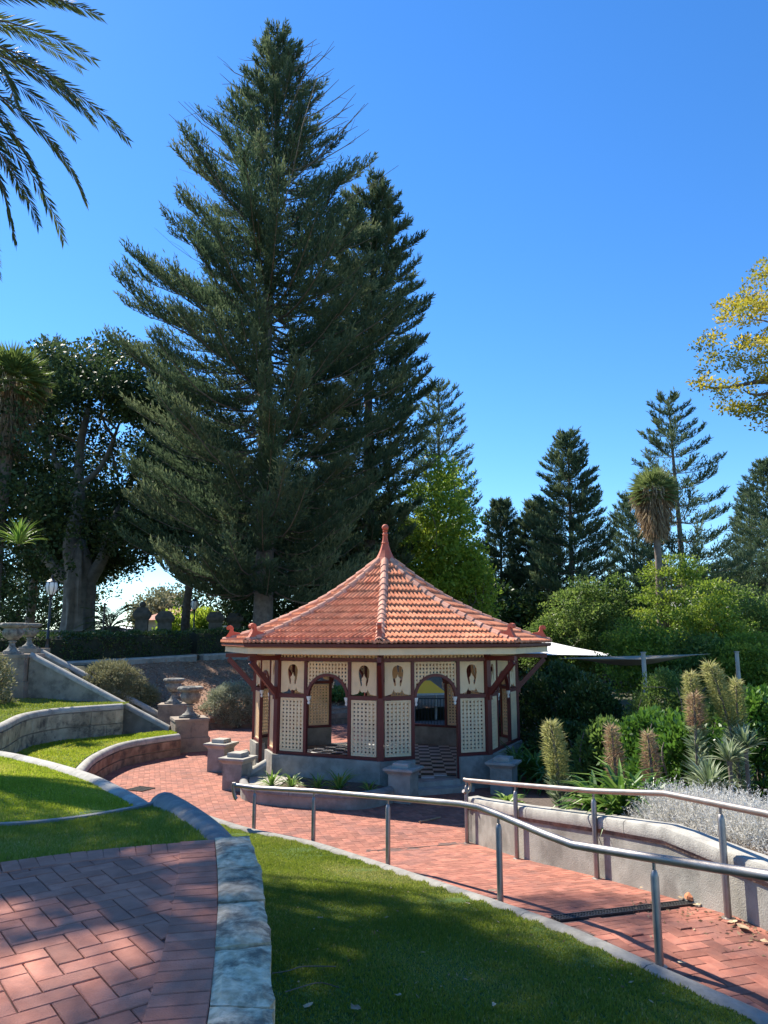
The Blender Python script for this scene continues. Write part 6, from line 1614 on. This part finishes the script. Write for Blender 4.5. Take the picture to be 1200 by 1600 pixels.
# ---- palms
def fan_palm(label, c, H, cr, seed, skirt=2.6, trad=0.28, lm='fan'):
    rng = np.random.default_rng(seed); t = thing('fan_palm', label, 'palm tree', c)
    mb = MB(); mb.tube([(0.05 * math.sin(i), 0, H * i / 12 - (0.3 if i == 0 else 0)) for i in range(13)], [trad * (1.25 if i == 0 else 1.0 - 0.2 * i / 12) * (1 + 0.03 * (i % 2)) for i in range(13)], 12); mb.build('trunk', M['palmbark'], t, smooth=True)
    P = []; D = []; Ln = []; W = []; T = []
    for i in range(70):
        a = i * 2.39996; el = R(80 - 115 * (i / 70) ** 0.9); h = np.array([math.cos(a), math.sin(a), 0]); d = h * math.cos(el) + np.array([0, 0, math.sin(el)]); side = np.array([-h[1], h[0], 0])
        o = np.array([0, 0, H]); hub = o + d * cr * 0.5; nrm = np.cross(side, d); tt = rng.random() * 0.5
        for j in range(20):
            q = (j / 19 - 0.5) * 2.5; dj = d * math.cos(q) + side * math.sin(q); dj = dj + np.array([0, 0, -0.22 * abs(q) - 0.1]); P.append(hub); D.append(dj); Ln.append(cr * 0.62 * (1 - 0.25 * abs(q) / 1.25)); W.append(0.075 * cr / 1.6); T.append(tt + rng.random() * 0.3)
        P.append(o); D.append(d); Ln.append(cr * 0.55); W.append(0.035); T.append(0.5)
    leaves('crown', P, D, np.array(Ln), np.array(W), np.array(T), L[lm], t, seed)
    n = 3000; a = rng.random(n) * 6.28; z = H + 0.25 - skirt * rng.random(n) ** 1.2; f = (H - z) / skirt; r = (cr * 0.58) * (1 - 0.66 * f) * (0.35 + 0.75 * rng.random(n)) * (1 + 0.25 * np.sin(a * 3 + seed)) + trad * 0.6
    P = np.stack([np.cos(a) * r, np.sin(a) * r, z], 1); D = np.stack([np.cos(a) * 0.25, np.sin(a) * 0.25, -np.ones(n)], 1) + rng.normal(size=(n, 3)) * 0.2
    leaves('dead_frond_skirt', P, D, 0.7 * (0.6 + 0.6 * rng.random(n)), 0.055, rng.random(n), L['dead'], t, seed + 1)
    return t
p = at(26, 598, 43); fan_palm('fan palm with a shaggy brown skirt at the left edge, before the fig tree', (p.x - 0.3, 43, 2.5), p.z - 2.5, 2.4, 201, skirt=4.6, trad=0.42)
p = at(1021, 768, 42); fan_palm('fan palm with pale drooping dead fronds in front of the open pine, right', (p.x, 42, 0.3), p.z - 0.3, 1.5, 202, skirt=2.6, trad=0.22, lm='fan2')
def date_palm(label, c, crown, n, Lf, seed, leaflet=0.46, per=58, prune=0.0):
    rng = np.random.default_rng(seed); t = thing('date_palm', label, 'palm tree', c); c = Vector(c); cr = np.array(Vector(crown) - c)
    mb = MB(); mb.tube([Vector((0, 0, -0.3)), Vector((0, 0, 0.5)), Vector((cr[0] * 0.5, cr[1] * 0.5, cr[2] * 0.5)), Vector(cr)], [0.5, 0.42, 0.38, 0.45], 14); mb.build('trunk', M['palmbark'], t, smooth=True)
    P = []; D = []; Ln = []; W = []; T = []; st_ = MB()
    for i in range(n):
        a = i * 2.39996 + rng.normal() * 0.1; f = i / n; el = R(82 - 120 * f + rng.normal() * 5)
        if prune and math.cos(a - R(215)) > 0.1 and rng.random() < prune: continue
        h = np.array([math.cos(a), math.sin(a), 0]); L1 = Lf * (0.88 + 0.2 * rng.random()); tt = rng.random() * 0.5
        pts = [cr.copy()]; e = el
        for j in range(14):
            pts.append(pts[-1] + (h * math.cos(e) + np.array([0, 0, math.sin(e)])) * L1 / 14); e -= (0.095 + 0.02 * f) * (1 if e > -1.25 else 0)
        st_.tube([Vector(p) for p in pts], [0.032 * (1 - j / 15) + 0.005 for j in range(15)], 4, cap=False)
        side = np.array([-h[1], h[0], 0]); pts = np.array(pts)
        for j in range(per):
            s = 0.22 + 0.78 * j / per; q = s * 14; k = min(13, int(q)); p = pts[k] + (pts[k + 1] - pts[k]) * (q - k); d = pts[k + 1] - pts[k]; d /= np.linalg.norm(d); up = np.cross(side, d); up = up if up[2] > 0 else -up
            for sg in (-1, 1):
                P.append(p); D.append(d * (0.55 + 0.7 * s) + side * sg * 0.85 + up * (0.25 * (1 - s)) + np.array([0, 0, -0.18]) + rng.normal(size=3) * 0.07); Ln.append(leaflet * math.sin(math.pi * min(1, 0.18 + s * 0.72)) ** 0.6); W.append(0.085 * leaflet); T.append(tt + 0.35 * rng.random())
    leaves('fronds', P, D, np.array(Ln), np.array(W), np.array(T), L['palm'], t, seed)
    st_.build('frond_stems', M['palmbark'], t); return t
p = at(-235, 74, 13.4); date_palm('big date palm whose drooping fronds hang in at the top left', (p.x - 0.2, p.y + 0.2, 1.6), p, 112, 5.7, 211, leaflet=0.54, per=66, prune=0.88)
p = at(172, 975, 50); date_palm('small arching palm silhouetted beyond the balustrade, left of the ball topped pier', (p.x, p.y, 2.6), (p.x, p.y, 4.0), 40, 2.6, 212, leaflet=0.5, per=26)

# ---- tall tree beyond the left edge of the photo: its shade falls over the near lawn, the terrace and the ramp
rng = np.random.default_rng(301)
def reg(poly, z, cov):
    xs = [q[0] for q in poly]; ys = [q[1] for q in poly]; out = []
    W3 = [atz(a, b_, z) for a, b_ in poly]; pw = [(q.x, q.y) for q in W3]; ar = 0.5 * abs(sum(pw[i][0] * pw[(i + 1) % len(pw)][1] - pw[(i + 1) % len(pw)][0] * pw[i][1] for i in range(len(pw))))
    n = int(ar * cov); x0, x1 = min(q[0] for q in pw), max(q[0] for q in pw); y0, y1 = min(q[1] for q in pw), max(q[1] for q in pw); tries = 0
    while len(out) < n and tries < 20000:
        tries += 1; x, y = rng.uniform(x0, x1), rng.uniform(y0, y1)
        if inside(pw, x, y): out.append(Vector((x, y, z)))
    return out
tg = reg([(450, 1345), (560, 1350), (760, 1420), (1000, 1520), (1200, 1600), (1200, 1640), (500, 1640), (470, 1420)], 0.95, 7.0)
tg += reg([(800, 1392), (930, 1388), (1060, 1440), (1000, 1500), (860, 1440)], 0.7, 3.4) + reg([(1080, 1480), (1200, 1500), (1230, 1620), (1100, 1560)], 0.83, 4.5)
tg += reg([(1090, 1370), (1200, 1380), (1200, 1440), (1120, 1420)], 1.2, 3.0)
tg += reg([(180, 1285), (300, 1262), (345, 1320), (200, 1330)], 1.75, 2.5)
tg += reg([(450, 1330), (700, 1375), (860, 1440), (480, 1480)], 0.9, 3.5)
Cs = []
for g_ in tg:
    h0 = rng.uniform(9, 13)
    for k_ in range(60):
        q = g_ + sun_dir * ((h0 + 0.4 * k_) / sun_dir.z); a, b_ = pix(q); m_ = 0.75 / max(1, (q.y * _c + (q.z - EYE) * _s)) * 1155
        if a < -m_ - 4 or b_ < -m_ - 4: Cs.append(q); break
base_t = Vector((-15.5, 19.5, 1.6)); t = thing('shade_tree', 'tall broad tree standing beyond the left edge, only its shade reaches the photo', 'tree', base_t)
Cn = np.array([np.array(q) for q in Cs]) - np.array(base_t)
P, D, Ls, ti = clusters_to_leaves(Cn, 0.42, 46, 0.2, rng, 0.8)
leaves('crown', P, D, Ls, Ls * 0.6, ti, L['mid'], t, 301)
mb = MB(); zt = float(np.median(Cn[:, 2])); cx_ = Vector(np.mean(Cn, 0))
mb.tube([Vector((0, 0, -0.3)), Vector((0, 0, 0.3)), Vector((0.2, 0, zt * 0.4)), Vector((cx_.x * 0.15, cx_.y * 0.15, zt * 0.72))], [0.7, 0.55, 0.45, 0.35], 12)
for i in rng.permutation(len(Cn))[:26]:
    e = Vector(Cn[i]); o_ = Vector((cx_.x * 0.15, cx_.y * 0.15, zt * 0.72 - 0.2))
    s_ok = all((lambda a: a[0] < -12 or a[1] < -12)(pix(base_t + o_.lerp(e, f))) for f in (0.3, 0.5, 0.7, 0.85, 1.0))
    if s_ok: limb(mb, o_, e, 0.14, 0.03, rng, bend=0.02)
mb.build('trunk', M['bark'], t, smooth=True)
print('SHADE', len(tg), len(Cs), float(Cn[:, 2].min()), float(Cn[:, 2].max()))

# ================================================================== SMALL THINGS ON THE GROUND
def fallen(label, p, s, rz, seed, mt='dryleaf', group='fallen leaves'):
    rng = np.random.default_rng(seed); n = 9; mb = MB(); vs = [(0, 0, 0.012)]
    for i in range(n):
        a = 2 * math.pi * i / n; r = s * (0.5 + 0.5 * abs(math.cos(a * 1.5))) * (0.8 + 0.4 * rng.random()); vs.append((r * math.cos(a), r * math.sin(a) * 0.55, 0.006 + 0.03 * rng.random() * s * 8))
    mb.add(vs, [(0, i + 1, (i + 1) % n + 1) for i in range(n)]); o = mb.build('fallen_leaf', M[mt], None, loc=p, rz=rz); tag(o, label, 'leaf', group)
def on_lawn(a, b_):
    z = 1.0
    for _ in range(25):
        p = atz(a, b_, z); z = 0.5 * z + 0.5 * float(z_near(p.x, p.y))
    return Vector((p.x, p.y, z + 0.035))
for i, (a, b_, s, lb) in enumerate(((500, 1441, 0.035, 'dry leaf alone in the middle of the shaded lawn'), (482, 1583, 0.05, 'curled dry leaf near the bottom edge of the lawn, beside the stone blocks'), (555, 1586, 0.06, 'long dry leaf near the bottom edge of the lawn'), (622, 1565, 0.035, 'brownish leaf lowest on the lawn right of the long one'), (772, 1580, 0.035, 'pale leaf near the bottom edge, right half of the lawn'), (731, 1418, 0.03, 'pale leaf on the lawn near the kerb'))):
    fallen(lb, on_lawn(a, b_), s, i * 1.1, 400 + i)
for i, (a, b_, z, s, lb) in enumerate(((768, 1393, 0.62, 0.07, 'dry leaf on the bricks beside the second kerb side post'), (1160, 1450, 0.835, 0.10, 'large dry leaf at the foot of the right post'), (1145, 1442, 0.835, 0.06, 'dry leaf just left of the large one'), (1196, 1473, 0.835, 0.06, 'dry leaf at the right edge of the ramp'), (1090, 1415, 0.76, 0.06, 'dry leaf heap by the end of the drain, first'), (1064, 1404, 0.74, 0.05, 'dry leaf heap by the end of the drain, second'), (1002, 1388, 0.7, 0.035, 'tiny leaf on the ramp near the third wall side post'), (1065, 1505, 0.835, 0.04, 'leaf on the bricks right of the nearest post'))):
    fallen(lb, atz(a, b_, z + 0.01), s, i * 1.7, 420 + i)
rng = np.random.default_rng(440); Pl = []
for i in range(160):
    a, b_ = rng.uniform(985, 1230), 0; b_ = 1388 + (a - 1000) * 0.30 + abs(rng.normal()) * 22
    p = atz(a, b_, 0.82); Pl.append((p.x, p.y, float(ramp_z(p.x, p.y)) + 0.008))
o = leaves('leaf_litter', np.array(Pl), rng.normal(size=(len(Pl), 3)) * np.array([1, 1, 0.25]), 0.035 + 0.03 * rng.random(len(Pl)), 0.022, rng.random(len(Pl)), L['dead'], None, 441, kind='stuff'); tag(o, 'scraps of dry leaf litter along the foot of the planter wall', 'leaf litter')
mb = MB(); mb.lathe([(0.05, 0.0), (0.075, 0.02), (0.068, 0.05), (0.03, 0.085), (0.01, 0.09)], n=7)
p = atz(1081, 1407, 0.76); o = mb.build('terracotta_lump', M['rust'], None, loc=p); tag(o, 'small rust red lump at the wall end of the drain grate', 'lump')
for i, (pts, lb) in enumerate((([(425, 1530), (450, 1526), (475, 1519), (525, 1519)], 'longer pale fallen palm twig on the lawn beside the stone blocks'), ([(445, 1560), (470, 1552), (500, 1545), (530, 1553)], 'thinner curved twig below the pale one on the lawn'))):
    q = [on_lawn(*a) + Vector((0, 0, 0.004)) for a in pts]; mb = MB(); mb.tube([v - q[0] for v in catmull(q, 4)], 0.004, 5); o = mb.build('fallen_twig', M['bark'], None, loc=q[0]); tag(o, lb, 'twig', 'fallen twigs')
q = [atz(655, 1284, 0.03), atz(670, 1281, 0.035), atz(688, 1277, 0.03)]; mb = MB(); mb.tube([v - q[0] for v in q], 0.018, 5); o = mb.build('fallen_twig', M['dryleaf'], None, loc=q[0]); tag(o, 'dry palm frond piece lying on the shaded paving near the right rail', 'twig')

rng = np.random.default_rng(777); Pl = []
for i in range(130):
    a, b_ = rng.uniform(430, 1150), rng.uniform(1330, 1600); p = atz(a, b_, 0.85)
    if inside(near_poly, p.x, p.y): Pl.append((p.x, p.y, float(z_near(p.x, p.y)) + 0.02))
o = leaves('lawn_litter', np.array(Pl), rng.normal(size=(len(Pl), 3)) * np.array([1, 1, 0.3]), 0.02 + 0.035 * rng.random(len(Pl)), 0.014, rng.random(len(Pl)), L['dead'], None, 778, kind='stuff'); tag(o, 'tiny dry leaf scraps strewn over the shaded lawn', 'leaf litter')
